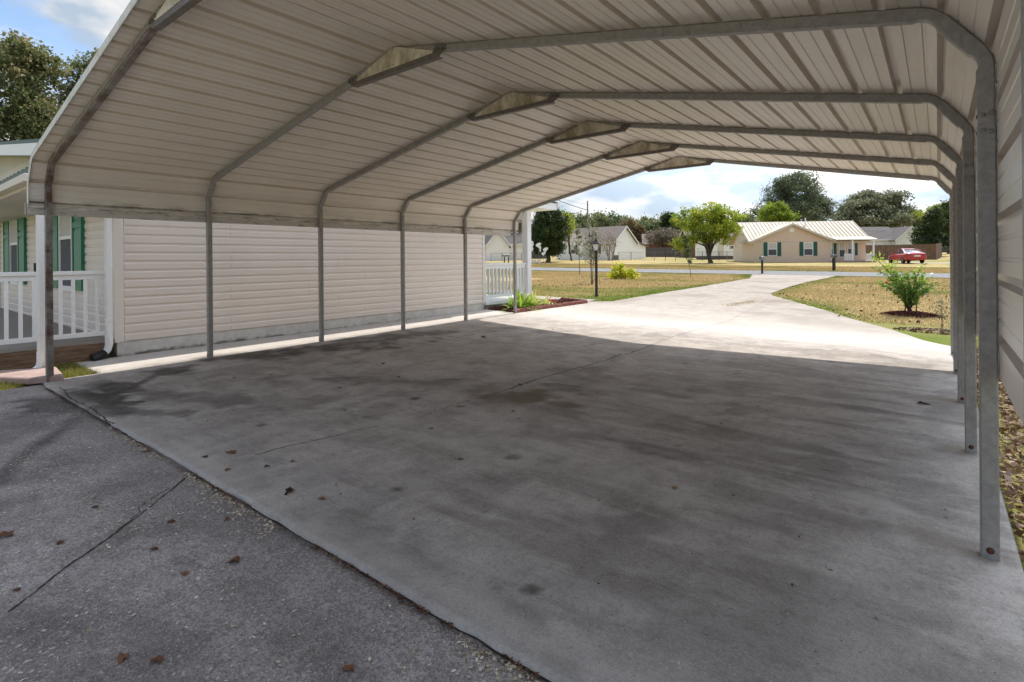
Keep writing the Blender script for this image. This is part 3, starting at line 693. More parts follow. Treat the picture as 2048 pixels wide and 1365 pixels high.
rr = []
for y in ysf: rr.append([(HX - .1, y, -.1), (HX + .010 + .006 * rngf.random(), y, -.1), (HX + .008 + .006 * rngf.random(), y, .05), (HX + .004 + .006 * rngf.random(), y, .188), (HX - .1, y, .188)])
mb.loft(rr); hp(mb, 'foundation', M_found, smooth='auto')
# back wall facing the deck, with two windows
mb = MB(); mb.box(-14, HX - .15, HY0 + .004, HY0 + .12, .15, 3.1)
mb.prism([(-14, 3.1), (HX - .15, 2.5), (HX - .15, 2.45), (-14, 2.45)], 'y', HY0 + .01, HY0 + .11)
lap(mb, lambda t, d, z: (-14 + t * (14 + HX - .03), HY0 - d, z), .19, 2.62)
hp(mb, 'back_wall', M_siding)
def window(x0, x1, z0, z1, y, par_fn, shut):
    mb = MB(); t = .05; yf = y - .035
    for a in ((x0, x1, z0 - .03, z0 + t), (x0, x1, z1 - t, z1), (x0, x0 + t, z0 + t, z1 - t), (x1 - t, x1, z0 + t, z1 - t), (x0 + t, x1 - t, (z0 + z1) / 2 - .025, (z0 + z1) / 2 + .025)):
        mb.box(a[0], a[1], yf, y + .0, a[2], a[3])
    wn = par_fn(mb, 'window', M_white)
    m2 = MB(); m2.box(x0 + t, x1 - t, yf + .022, yf + .026, (z0 + z1) / 2 + .025, z1 - t); sub(m2, 'pane', M_blind, wn)
    m2 = MB(); m2.box(x0 + t, x1 - t, yf + .020, yf + .025, z0 + t, (z0 + z1) / 2 - .025); sub(m2, 'pane', M_screen, wn)
    for sx0, sx1 in ((x0 - .03 - shut, x0 - .03), (x1 + .03, x1 + .03 + shut)):
        mb = MB(); b = .055; ys0 = y - .045
        mb.box(sx0 + b, sx1 - b, ys0 + .018, y, z0 + .0, z1)
        mb.box(sx0, sx0 + b, ys0, y, z0, z1); mb.box(sx1 - b, sx1, ys0, y, z0, z1)
        for za, zb in ((z0, z0 + .08), (z1 - .08, z1), (z0 + (z1 - z0) * .58, z0 + (z1 - z0) * .58 + .08)): mb.box(sx0 + b, sx1 - b, ys0 + .002, y, za, zb)
        for za, zb in ((z0 + .12, z0 + (z1 - z0) * .58 - .04), (z0 + (z1 - z0) * .58 + .12, z1 - .12)): mb.box(sx0 + b + .03, sx1 - b - .03, ys0 + .008, y, za, zb)
        par_fn(mb, 'shutter', M_green)
window(-3.70, -2.93, .80, 2.36, HY0 - .012, hp, .50); window(-7.62, -6.83, .80, 2.36, HY0 - .012, hp, .60)
mb = MB(); mb.box(-9.02, -8.86, HY0 - .035, HY0 - .01, .2, 2.4); hp(mb, 'trim_board', M_cornertrim)
mb = MB(); mb.box(-5.25, -5.18, HY0 - .05, HY0 - .012, 1.27, 1.40); mb.tube([(-5.2, HY0 - .06, 1.2), (-5.2, HY0 - .06, 1.1), (-5.22, HY0 - .05, .98)], .03, 6); hp(mb, 'outlet_box', M_black)
# deck and rail
DX = -1.05; mb = MB(); k = 0; y = -2.2
for k in range(24):
    x = DX - k * .142; mb.box(x - .138, x, -2.2, HY0 - .03, .205, .235)
for k in range(24, 60):
    x = DX - k * .142; mb.box(x - .138, x, -2.2, HY0 - .03, .205, .235)
dk = hp(mb, 'deck', M_deck)
mb = MB(); mb.box(DX - .05, DX - .005, -2.2, HY0 - .1, -.02, .203); sub(mb, 'rim_beam', M_beam, dk)
mb = MB(); RX = -1.09
mb.box(RX - .035, RX + .035, -2.2, HY0 - .06, 1.055, 1.10); mb.box(RX - .018, RX + .018, -2.2, HY0 - .06, .995, 1.054); mb.box(RX - .022, RX + .022, -2.2, HY0 - .06, .295, .35)
rl = hp(mb, 'deck_rail', M_white, bevel=.004)
for k in range(22):
    y = .66 - k * .118; mb = MB(); mb.cbox(RX - .017, RX + .017, y - .017, y + .017, .35, .995, .003); sub(mb, 'baluster', M_white, rl)
def downspout(x, y, z0, z1, nm='downspout', kick=True):
    mb = MB(); mb.cbox(x - .038, x + .038, y - .03, y + .03, z0 + .2, z1, .008)
    for k in range(4): mb.box(x - .031 + k * .017, x - .023 + k * .017, y - .034, y - .03, z0 + .22, z1 - .005)
    if kick: mb.tube([(x, y, z0 + .23), (x, y, z0 + .13), (x - .005, y - .012, z0 + .07), (x - .01, y - .045, z0 + .03)], [.043, .043, .042, .046], 8)
    mb.box(x - .043, x + .043, y - .036, y + .032, z0 + .42, z0 + .45)
    return hp(mb, nm, M_white)
downspout(-.63, .05, .0, 2.06); downspout(-1.03, .76, .05, 2.5)
mb = MB(); mb.tube([(-1.03, .72, .09), (-1.02, .66, .05), (-1.0, .58, .035)], [.046, .05, .055], 8); hp(mb, 'drain_pipe', M_black)
# porch roof over the deck: eave facing the camera side, rising back to the wall
mb = MB(); ey, ez = 0.0, 2.235
mb.prism([(ey, ez), (ey, ez + .02), (HY0 + .05, ez + .33), (HY0 + .05, ez + .31)], 'x', -12, -.66); pr_ = hp(mb, 'porch_roof', M_greenroof)
mb = MB()
for k in range(52): x = -.75 - k * .2286; mb.prism([(ey - .012, ez + .022), (ey - .012, ez + .042), (HY0 + .04, ez + .352), (HY0 + .04, ez + .332)], 'x', x - .02, x + .02)
mb.box(-12, -.66, ey - .02, ey, ez - .045, ez + .022); sub(mb, 'roof_rib', M_greenroof, pr_)
mb = MB(); mb.box(-12, -.64, ey + .002, ey + .03, ez - .19, ez - .05); mb.box(-12, -.60, ey - .09, ey - .001, ez - .155, ez - .07); mb.box(-12, -.72, ey + .03, HY0 - .015, ez - .19, ez - .175); hp(mb, 'porch_fascia', M_cream, bevel=.004)
# main roof: low gable, ridge running away from the camera
RZ0, RXX = 2.58, -9.6; sl = .128; zz = lambda x: RZ0 + (-.62 - x) * sl
mb = MB(); mb.prism([(-.62, zz(-.62)), (RXX, zz(RXX)), (-18.6, zz(-.62)), (-18.6, zz(-.62) + .05), (RXX, zz(RXX) + .05), (-.62, zz(-.62) + .05)], 'y', .30, 8.1); hp(mb, 'roof', M_greenroof)
mb = MB(); mb.prism([(-.62, zz(-.62) - .17), (RXX, zz(RXX) - .17), (RXX, zz(RXX) - .004), (-.62, zz(-.62) - .004)], 'y', .29, .325); hp(mb, 'rake_board', M_white)
mb = MB(); mb.prism([(-.62, zz(-.62) - .14), (RXX, zz(RXX) - .14), (RXX, zz(RXX) - .01), (-.62, zz(-.62) - .01)], 'y', .33, 1.0); hp(mb, 'soffit', M_cream)
mb = MB(); mb.prism([(HX - .15, 2.4), (-14, 2.4), (-14, zz(-14)), (RXX, zz(RXX) - .02), (HX - .15, zz(HX - .15) - .02)], 'y', HY0 + .01, HY0 + .1); hp(mb, 'gable_wall', M_cream)
# front porch on the street side
FY1 = 9.75; mb = MB(); mb.box(-11, -1.02, HY1 + .0, FY1, .15, .23); hp(mb, 'front_porch_floor', M_white)
mb = MB(); mb.box(-11, -1.05, HY1, FY1 - .03, -.02, .148); hp(mb, 'porch_skirt', M_deck)
def column(x, y): mb = MB(); mb.cbox(x - .085, x + .085, y - .085, y + .085, .23, 2.46, .008); mb.box(x - .1, x + .1, y - .1, y + .1, .23, .30); return hp(mb, 'porch_column', M_white)
column(-1.13, 9.55); column(-3.9, 9.55); column(-7.2, 9.55)
def rail(p, q, nb):
    (xa, ya), (xb, yb) = p, q; mb = MB(); t = .035
    def bar(z0, z1, t): mb.box(min(xa, xb) - t * (ya != yb), max(xa, xb) + t * (ya != yb), min(ya, yb) - t * (xa != xb), max(ya, yb) + t * (xa != xb), z0, z1)
    bar(1.06, 1.105, .04); bar(.98, 1.059, .02); bar(.30, .37, .022); rl = hp(mb, 'porch_rail', M_white)
    for k in range(nb):
        s = (k + .5) / nb; x, y = xa + (xb - xa) * s, ya + (yb - ya) * s; m2 = MB(); m2.cbox(x - .019, x + .019, y - .019, y + .019, .37, .98, .003); sub(m2, 'baluster', M_white, rl)
rail((-1.13, HY1 + .02), (-1.13, 9.46), 12); rail((-1.22, 9.55), (-3.8, 9.55), 20); rail((-4.0, 9.55), (-7.1, 9.55), 22)
mb = MB(); mb.box(-12, -.74, 9.35, 10.35, 2.47, 2.64); mb.box(-12, -.78, HY1 - .1, 9.349, 2.47, 2.56); hp(mb, 'front_eave', M_white)
mb = MB(); mb.box(-12, -.70, 10.351, 10.47, 2.55, 2.68); hp(mb, 'gutter', M_white)
mb = MB(); mb.prism([(8.1, 2.66), (8.1, 2.9), (10.42, 2.66)], 'x', -12, -.72); hp(mb, 'front_roof', M_greenroof)

# splash block under the downspout
o = MB(); bx = [(-.95, -.62), (-.02, -.16), (.06, .10), (-.55, .16)]
o.loft([[(x, y, -.005) for x, y in bx], [(x * .995, y, .05) for x, y in bx], [(x * .98 - .01, y * .92, .062) for x, y in bx]]); tag(o.build('paving_block', M_block, None, bevel=.006), 'pinkish concrete block on the ground against the rusty corner leg', 'block')

# ================================================================ LOOSE THINGS ON THE CONCRETE
def dry_leaf_mesh(seed, size):
    g = np.random.default_rng(seed); n = 9; V = [(0, 0, .004)]
    k = 12
    for i in range(k):
        a = 2 * math.pi * i / k; r = size * (.55 + .45 * abs(math.sin(a * 2.5 + g.random())) + .12 * g.normal())
        V.append((r * math.cos(a) * 1.25, r * math.sin(a) * .8, max(.001, .016 * size / .03 * (abs(math.sin(a + g.random() * .6)) ** 2) * (.4 + g.random()))))
    F_ = [(0, i + 1, (i + 1) % k + 1) for i in range(k)]
    return np.array(V), np.array(F_), g
leaf_px = [((463, 907), .050, 'large cupped reddish brown leaf, biggest left of the middle of the carport slab', 0), ((409, 915), .032, 'brown leaf just left of the largest cupped leaf', 0),
  ((579, 985), .045, 'dark crumpled leaf alone in the left part of the slab beyond the joint', 0), ((468, 1117), .042, 'torn brown leaf lying on the rough near slab among pale flecks', 1),
  ((293, 900), .045, 'tan leaf caught in the joint between the two slabs', 1), ((967, 675), .05, 'black clump of leaf beside the crack near the sunlit edge', 0), ((1847, 809), .05, 'dark curled leaf near the right hand legs', 0),
  ((9, 1067), .04, 'flat brown leaf at the left edge of the near slab', 1), ((766, 728), .04, 'dark leaf pile near the left legs of the carport', 0), ((1443, 848), .02, 'small pale scrap on the right part of the slab', 0)]
small = [(456, 941, 0), (534, 934, 0), (586, 924, 0), (541, 751, 0), (468, 757, 0), (680, 777, 0), (643, 999, 0), (797, 755, 0), (1027, 824, 0), (920, 920, 0), (1349, 977, 0), (690, 822, 0), (1075, 697, 0), (1240, 667, 0), (1105, 660, 0), (862, 858, 0), (1040, 770, 0)]
small1 = [(369, 1141), (307, 1093), (454, 1034), (340, 1039), (33, 1174), (246, 1308), (314, 1313), (695, 1330), (190, 1010), (120, 1080)]
for i, (q, sz, lab, nr_) in enumerate(leaf_px + [((a, b), .024, 'small dry brown leaf lying on the shaded carport slab', 0) for a, b, _ in small] + [((a, b), .024, 'small reddish leaf scrap lying on the rough near slab', 1) for a, b in small1]):
    V, F_, g = dry_leaf_mesh(100 + i, sz * .85 * (.7 + .3 * random.random())); P = gp(*q)
    tn = np.full(len(V), (.05 if 'black' in lab or 'dark' in lab else .35 + .6 * g.random()))
    o = npmesh('dry_leaf', V, F_, M_dryleaf, tn); o.location = (float(P[0]), float(P[1]), float(slab_z(P[0], P[1])) - (.014 if nr_ else 0) + .001); o.rotation_euler = (0, 0, g.random() * 6.28)
    tag(o, lab, 'leaf', 'dry leaves on the concrete')
def scatter_flecks(name, X, Y, Z, size, mat, seed, asp=.4, lift=.003):
    g = np.random.default_rng(seed); n = len(X); a = g.random(n) * 6.28; s = size * (.3 + 1.1 * g.random(n) ** 1.7); d1 = np.column_stack([np.cos(a), np.sin(a), g.normal(size=n) * .15]) * s[:, None]
    asp = asp if asp else .25 + .6 * g.random(n); d2 = np.column_stack([-np.sin(a), np.cos(a), g.normal(size=n) * .15]) * (s * asp)[:, None]; C = np.column_stack([X, Y, Z + lift])
    V = np.stack([C - d1, C + d2, C + d1, C - d2], 1).reshape(-1, 3); return npmesh(name, V, np.arange(4 * n).reshape(-1, 4), mat, np.repeat(g.random(n), 4))
g = np.random.default_rng(21); N = 34000
X = g.uniform(.3, 7.2, N); Y = -.1 - g.random(N) ** 1.0 * 1.5
k = g.random(N) < np.clip(.03 + 2.4 * np.clip(fbm(X * 1.9, Y * 1.9, 6) - .46, 0, 1) + .12 * (X > 3.5) * (Y < -.35), 0, 1) * .55
X, Y = X[k], Y[k]; n2 = 3800; X2 = g.uniform(2.2, 6.6, n2); Y2 = JG[1] - .012 - np.abs(g.normal(size=n2)) * .022 * (1 + (X2 > 4))
k2 = fbm(X2 * 2.5, Y2, 5) > .47; X = np.concatenate([X, X2[k2]]); Y = np.concatenate([Y, Y2[k2]])
stuff(scatter_flecks('seed_husks', X, Y, T(X, np.maximum(Y, -1)) - .0145, .0072, M_husk, 5, None), 'pale chaff scattered on the rough near slab and along its joint', 'chaff')
N = 420; X = g.uniform(2, 7.1, N); Y = g.uniform(-.03, 2.2, N) ** 1.0
stuff(scatter_flecks('seed_husks', X, Y, slab_z(X, Y), .005, M_husk, 6), 'sparse pale specks on the near part of the carport slab', 'chaff')
n2 = 2600; X2 = g.uniform(.3, 6.8, n2); Y2 = JG[1] + .004 - np.abs(g.normal(size=n2)) * .012; k2 = fbm(X2 * 3.5 + 8, Y2, 5) > .45
stuff(scatter_flecks('leaf_crumbs', X2[k2], Y2[k2], T(X2[k2], 0) - .013, .009, M_dryleaf, 9, .35, .004), 'dark crumbs and straw packed along the joint between the slabs', 'leaf litter')
N = 500; X = g.uniform(.1, 7.1, N); Y = g.uniform(.2, 8, N)
stuff(scatter_flecks('leaf_crumbs', X, Y, slab_z(X, Y), .008, M_dryleaf, 7, .6), 'dark leaf crumbs strewn over the carport slab', 'leaf litter')

# ================================================================ GRASS AND LEAF LITTER
def blades(name, X, Y, Z, h, wd, tint, seed, lean=.5):
    g = np.random.default_rng(seed); n = len(X); a = g.random(n) * 6.28; hh = h * (.5 + .9 * g.random(n)); le = lean * g.normal(size=(n, 2)) * hh[:, None]
    ww = wd * (.6 + .8 * g.random(n)); dx = np.column_stack([np.cos(a), np.sin(a)]) * ww[:, None]
    B = np.column_stack([X, Y]); V = np.stack([np.column_stack([B - dx, Z]), np.column_stack([B + dx, Z]), np.column_stack([B + le, Z + hh])], 1).reshape(-1, 3)
    return npmesh(name, V, np.arange(3 * n).reshape(-1, 3), M_blade, np.repeat(tint, 3))
def lawn_pts(n, x0, x1, y0, y1, seed):
    g = np.random.default_rng(seed); X = g.uniform(x0, x1, n); Y = g.uniform(y0, y1, n)
    j = .085 * g.normal(size=n)
    k = ~inside(drive_poly, X + j, Y + j) & ~inside(walk_poly, X, Y) & ~((Y > 36.95) & (Y < 41.55)) & ~((Y < 11) & (X > -11.2) & (X < 7.3)) & ~((X < -1.0) & (X > -12) & (Y < 10.1) & (Y > .4))
    return X[k], Y[k], g
def lawn_blades(n, x0, x1, y0, y1, seed, h, w):
    X, Y, g = lawn_pts(n, x0, x1, y0, y1, seed); t = np.clip(.12 + .35 * g.random(len(X)) + .8 * edge_green(X, Y) - .1, 0, 1)
    return X, Y, T(X, Y) - .03, h, w, t
parts_ = [lawn_blades(150000, -9, 10, 9, 22, 31, .035, .008), lawn_blades(110000, -26, 10, 22, 37, 32, .045, .014), lawn_blades(60000, -32, 14, 41.4, 52, 33, .06, .03)]
X = np.concatenate([p[0] for p in parts_]); Y = np.concatenate([p[1] for p in parts_]); Z = np.concatenate([p[2] for p in parts_])
H = np.concatenate([np.full(len(p[0]), p[3]) for p in parts_]); Wd = np.concatenate([np.full(len(p[0]), p[4]) for p in parts_]); tt = np.concatenate([p[5] for p in parts_])
stuff(blades('grass', X, Y, Z, H, Wd, tt, 34), 'dry tan lawn grass with green edges along the driveway', 'grass')
# green tufts near: beside the deck, right of the carport
g = np.random.default_rng(35)
X = np.concatenate([g.uniform(-1.0, -.05, 5000), g.uniform(7.3, 9.5, 15000)]); Y = np.concatenate([g.uniform(-.6, .42, 5000), g.uniform(-1.5, 10.5, 15000)]); k = fbm(X * 2.5, Y * 2.5) > np.where(X > 7, .42, .3)
k &= ~inside(bx, X, Y); X, Y = X[k], Y[k]; Z = T(X, Y) - np.where(X > 7, .075, .03)
stuff(blades('grass', X, Y, Z, .06, .004, np.clip(.55 + .45 * g.random(len(X)), 0, 1), 36, .6), 'green grass tufts beside the deck and along the right edge of the slab', 'grass')
X = g.uniform(7.3, 9.6, 30000); Y = g.uniform(-1, 9, 30000); V, Fq = leafset(np.column_stack([X, Y, T(X, Y) - .06 + .03 * g.random(len(X))]), .021, g, .6, .6)
t_ = np.repeat(np.clip(.25 + .75 * g.random(len(X)), 0, 1), 4)
M_litter = leaf_mat('leaf_litter', [(0, (.05, .03, .02)), (.5, (.16, .09, .05)), (.85, (.30, .19, .12)), (1, (.42, .33, .26))], .15, .6)
stuff(npmesh('leaf_litter', V, Fq, M_litter, t_), 'brown fallen leaves on the ground right of the carport wall', 'leaf litter')
X, Y, g = lawn_pts(1500, -9, 9.5, 11, 27, 41); k = g.random(len(X)) < np.clip((fbm(X * .3, Y * .3) - .3) * 3, .1, 1); X, Y = X[k], Y[k]
V, Fq = leafset(np.column_stack([X, Y, T(X, Y) + .015]), .035, g, .7, .5)
stuff(npmesh('leaf_litter', V, Fq, M_litter, np.repeat(g.random(len(X)) ** 1.5, 4)), 'scattered fallen leaves over the front lawn', 'leaf litter')

g = np.random.default_rng(45); a_, b_ = gp(1455, 613)[:2], gp(1507, 603)[:2]; q = g.random(330)[:, None]; P_ = a_ + (b_ - a_) * q + g.normal(size=(330, 2)) * [.09, .10]
stuff(blades('grass', P_[:, 0], P_[:, 1], T(P_[:, 0], P_[:, 1]), .045, .004, np.clip(.1 + .7 * g.random(330), 0, 1), 46, .9), 'grass growing out of the joint in the sunlit driveway', 'grass')
# ================================================================ FLOWER BED
def mound(name, cx, cy, rx, ry, h, mat, n, seed, size, poly=None):
    g = np.random.default_rng(seed)
    if poly is None:
        a = g.random(n) * 6.28; r = np.sqrt(g.random(n)); X = cx + rx * r * np.cos(a); Y = cy + ry * r * np.sin(a); Z = T(X, Y) - .02 + h * (1 - r ** 2)
    else:
        P = np.array(poly); X = g.uniform(P[:, 0].min(), P[:, 0].max(), n); Y = g.uniform(P[:, 1].min(), P[:, 1].max(), n); k = inside(poly, X, Y); X, Y = X[k], Y[k]; Z = T(X, Y) + h * (.3 + .7 * g.random(len(X)))
    V, Fq = leafset(np.column_stack([X, Y, Z]), size, g, .55, .5)
    return npmesh(name, V, Fq, mat, np.repeat(g.random(len(X)), 4))
bed = [(-1.02, 7.9), (-.06, 7.70), (-.06, 10.55), (-.95, 10.75), (-1.02, 9.8)]
b0 = drape('soil', bed, M_crack, .004, .3, .03)
stuff(mound('mulch', 0, 0, 0, 0, .05, M_mulch, 5200, 51, .024, bed), 'red mulch filling the flower bed by the porch', 'mulch')
def edging(p, q, label):
    p, q = np.array(p), np.array(q); L = np.linalg.norm(q - p); n = int(L / .16); d = (q - p) / L; nn = np.array([-d[1], d[0]]); mb = MB()
    for k in range(n):
        c = p + d * (k + .5) * L / n; hw = L / n / 2 - .003; t = .035; z = Tz(*c)
        ring = lambda s, zz: [(c[0] + d[0] * a * hw * s + nn[0] * b * t * s, c[1] + d[1] * a * hw * s + nn[1] * b * t * s, zz) for a, b in ((-1, -1), (1, -1), (1, 1), (-1, 1))]
        mb.loft([ring(1, z - .02), ring(1, z + .055 + .012 * random.random()), ring(.72, z + .085)])
    tag(mb.build('garden_edging', M_brick), label, 'edging')
edging((-.02, 7.66), (-.04, 10.62), 'red scalloped edging along the driveway side of the flower bed')
edging((-.06, 10.68), (-.95, 10.84), 'short run of red edging at the far end of the flower bed')
def strap_plant(base, n, L, wd, seed, label, flower=False, tlo=0., thi=.8):
    t = empty('daylily', base); tag(t, label, 'plant', 'daylilies in the flower bed'); g = np.random.default_rng(seed); V = []; Fq = []; tn = []
    for k in range(n):
        a = g.random() * 6.28; el = .35 + 1.1 * g.random(); l = L * (.6 + .5 * g.random()); b = np.array([g.normal() * .07, g.normal() * .07, 0]); d = np.array([math.cos(a), math.sin(a)]); pn = np.array([-d[1], d[0], 0]); i0 = len(V); tv = tlo + (thi - tlo) * g.random()
        for s in range(7):
            q = s / 6; r = l * q * math.cos(el) * (.7 + .5 * q); z = l * q * math.sin(el) * 1.1 - .42 * l * q * q * (1.4 - el * .6)
            w = wd * (1 - q ** 2.2) * (.6 + .8 * min(1, q * 4)); c = b + np.array([d[0] * r, d[1] * r, max(z, .01)])
            V += [c - pn * w, c + pn * w]; tn += [tv, tv]
        for s in range(6): Fq.append((i0 + 2 * s, i0 + 2 * s + 1, i0 + 2 * s + 3, i0 + 2 * s + 2))
    npmesh('leaves', np.array(V), np.array(Fq), M_strap, np.array(tn), t)
    return t
def on(x, y): return (x, y, Tz(x, y))
strap_plant(on(-.30, 8.12), 95, .60, .020, 61, 'tall bright green daylily clump right behind the last left leg of the carport', tlo=0, thi=.7)
strap_plant(on(-.42, 8.75), 80, .50, .016, 62, 'drooping striped daylily clump with pale leaves in the flower bed', tlo=.5, thi=.95)
strap_plant(on(-.28, 8.45), 60, .46, .016, 64, 'low green daylily clump between the tall and the striped clumps', tlo=.1, thi=.8)
strap_plant(on(-.35, 9.25), 50, .34, .014, 63, 'small yellowing daylily clump at the far end of the row', tlo=.7, thi=1.)
t = empty('coleus', on(-.55, 9.75)); tag(t, 'small red leaved plant in the mulch near the far end of the flower bed', 'plant'); g = np.random.default_rng(65)
V, Fq = leafset(g.normal(size=(45, 3)) * [.07, .07, .03] + [0, 0, .07], .028, g, .6); npmesh('leaves', V, Fq, M_petal, np.repeat(g.random(45) * .4, 4), t)

# ================================================================ LAMP POST
lp = gp(1193, 592); lz = lp[2]; px_m = 16.0 / F; t = empty('lamp_post', lp); tag(t, 'black lamp post with a white glazed lantern on the front lawn', 'lamp post')
mb = MB(); mb.lathe([(.055, -.1), (.055, .02), (.042, .05), (.040, 1.28), (.05, 1.30), (.05, 1.34), (.03, 1.36)], n=16); mb.build('post', M_lampblack, t, 'auto')
z0, z1 = 1.37, 1.56; r0, r1 = .085, .15; lan = MB()
lan.lathe([(.06, 1.345), (.09, 1.355), (.09, 1.37)], n=4, start=math.pi / 4)
for k in range(4):
    a = math.pi / 4 + k * math.pi / 2 + .35; lan.tube([(r0 * math.cos(a) * 1.02, r0 * math.sin(a) * 1.02, z0), (r1 * math.cos(a) * 1.02, r1 * math.sin(a) * 1.02, z1)], .009, 5)
lan.lathe([(.185, z1), (.185, z1 + .012), (.07, z1 + .105), (.062, z1 + .13), (.045, z1 + .15), (.018, z1 + .165), (.018, z1 + .185), (.006, z1 + .215)], n=4, start=math.pi / 4 + .35)
ln = lan.build('lantern', M_lampblack, t)
gl = MB(); gl.loft([[(r * .93 * math.cos(a), r * .93 * math.sin(a), z) for a in [math.pi / 4 + .35 + k * math.pi / 2 for k in range(4)]] for r, z in ((r0, z0), (r1, z1 - .002))]); gl.build('glass', M_opal, ln)

# ================================================================ SAPLINGS AND BUSHES
def sapling(name, base, stems, H, seed, label, mat, leaf, nleaf, spread, lean=0., r=.018, bare=.25):
    g = np.random.default_rng(seed); t = empty(name, base); tag(t, label, 'sapling'); mb = MB(); C = []
    for s in range(stems):
        a = g.random() * 6.28; q = np.array([0., 0, -.05]) + np.append(g.normal(size=2) * .05 * (stems > 1), 0); d = np.array([g.normal() * .05 + lean, g.normal() * .05, 1]); pts = [q]
        h = H * (1 if s == 0 else .6 + .35 * g.random())
        for k in range(8): d = d + np.append(g.normal(size=2) * .06, 0); pts.append(pts[-1] + d / np.linalg.norm(d) * h / 8)
        mb.tube(pts, [r * (1 - .1 * k) for k in range(9)], 6)
        for k in range(3, 9):
            for _ in range(3):
                a = g.random() * 6.28; l = spread * (.5 + g.random()) * (1.25 - k / 10); e = pts[k] + np.array([math.cos(a) * l * .7, math.sin(a) * l * .7, l * (.5 + .4 * g.random())])
                mb.tube([pts[k], (pts[k] + e) / 2 + [0, 0, .04], e], [r * .4, r * .28, r * .12], 4)
                for u in np.linspace(.25, 1, 7): C.append(pts[k] + (e - pts[k]) * u)
    C = np.array(C); C = C[C[:, 2] > H * bare]; L = C[g.integers(len(C), size=nleaf)] + g.normal(size=(nleaf, 3)) * .07
    mb.build('stem', M_bark_pale, t, True); V, Fq = leafset(L, leaf, g, .5); npmesh('leaves', V, Fq, mat, np.repeat(g.random(nleaf), 4), t); return t
b = gp(1159, 549.5); sapling('sapling', b, 1, 3.15, 71, 'tall thin sapling with sparse yellow green leaves, left of the lamp post', M_leaf_oak, .065, 520, .55, 0, .03, .28)
b = gp(1184, 567.5); sapling('sapling', b, 3, 2.75, 72, 'multi-stemmed leggy sapling just behind the lamp post', M_leaf_oak, .05, 620, .5, .05, .024, .12)
b = gp(1382, 553.5); sapling('sapling', b, 1, 2.35, 73, 'short leafy sapling on its own beside the driveway', M_leaf_mid, .06, 620, .42, 0, .022, .33)
b = gp(1241, 557.5); t = empty('canna_shrub', b); tag(t, 'low yellow green canna shrub on the lawn right of the lamp post', 'shrub'); g = np.random.default_rng(75)
C, tn = crown_pts([((-.15, 0, .32), (.5, .45, .35)), ((.45, .1, .22), (.38, .35, .25)), ((-.05, 0, .6), (.18, .2, .25))], 60, 900, .1, g, .4); V, Fq = leafset(C, .10, g, .4); npmesh('leaves', V, Fq, M_leaf_lime, np.repeat(tn, 4), t)
mb = MB()
for k in range(9): a = g.normal(size=2) * .22; mb.tube([(a[0] * .4, a[1] * .4, -.03), (a[0], a[1], .5)], .012, 5)
mb.build('stem', M_leaf_mid if False else M_bark_pale, t)
# pomegranate bush with red flowers in its mulch ring
pb = np.array(gp(1818, 628)); t = empty('flowering_bush', pb); tag(t, 'arching green bush with red flowers in a mulch ring on the right lawn', 'bush'); g = np.random.default_rng(81); mb = MB(); C = []; tl = []
rv = np.array([RT[0], RT[1], 0]); fv = np.array([FW[0], FW[1], 0])
stems = [(-.78, .1, 1.30, 1.3), (-.62, -.1, 1.16, 1.2), (-.50, .25, .98, 1.), (-.36, -.2, .86, 1.), (-.22, .1, .92, 1.), (-.08, -.1, .86, 1.), (.10, .2, .80, 1.), (.16, -.2, 1.08, 1.), (.30, 0, .78, 1.), (.42, .1, .70, 1.), (.44, -.15, .62, 1), (-.3, .35, .6, 1.), (.2, -.35, .6, 1), (-.1, .3, .7, 1), (-.48, -.25, .62, 1), (.05, -.3, .7, 1)]
for u, f_, h, bnd in stems:
    p0 = rv * g.normal() * .06 + fv * g.normal() * .05; e = rv * u + fv * f_ + np.array([0, 0, h]); mid = rv * u * .35 + fv * f_ * .35 + np.array([0, 0, h * .58])
    q = [p0, p0 + (mid - p0) * .5 + [0, 0, .03], mid, (mid + e) / 2 + [0, 0, .04], e]; mb.tube(q, [.013, .011, .009, .006, .003], 5)
    for _ in range(7):
        k = g.integers(1, 4); s = g.random(); a = q[k] + (q[k + 1] - q[k]) * s; b = a + rv * g.normal() * .14 + fv * g.normal() * .14 + np.array([0, 0, .07 + .08 * g.random()]); mb.tube([a, b], [.004, .002], 4)
        for v in np.linspace(.1, 1, 10): C.append(a + (b - a) * v); tl.append(b[2])
    for v in np.linspace(.15, 1, 46):
        k = min(3, int(v * 4)); C.append(q[k] + (q[k + 1] - q[k]) * (v * 4 - k)); tl.append(C[-1][2])
C = np.array(C); C = np.concatenate([C + g.normal(size=C.shape) * .032 for _ in range(1)]); tl = np.array(tl); k = C[:, 2] > .14; C, tl = C[k], tl[k]
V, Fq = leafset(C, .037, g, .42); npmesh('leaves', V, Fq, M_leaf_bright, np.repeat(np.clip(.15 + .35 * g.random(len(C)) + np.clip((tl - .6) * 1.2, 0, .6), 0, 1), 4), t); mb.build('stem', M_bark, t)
for q, s in (((1797, 581), .045), ((1773, 566), .03), ((1780, 561), .022), ((1845, 563), .02)):
    P = at(*q, 11.75) - pb; V, Fq = leafset(P + g.normal(size=(30, 3)) * s * .45, s * .6, g, .7); npmesh('flower', V, Fq, M_petal, np.repeat(g.random(30), 4), t)
stuff(mound('mulch', pb[0] + .05, pb[1] - .12, .55, .34, .08, M_mulch, 1900, 82, .03), 'dark red mulch ring round the flowering bush', 'mulch')
wb = gp(1885, 660); sapling('weed', wb, 2, .55, 83, 'thin dry weed by the driveway edge beside the far right legs', M_leaf_oak, .022, 130, .14, .0, .005, .15)
stuff(mound('leaf_litter', wb[0] + .05, wb[1] - .15, .75, .35, .03, M_litter, 420, 84, .03), 'dead leaves heaped at the driveway edge near the far right legs', 'leaf litter')

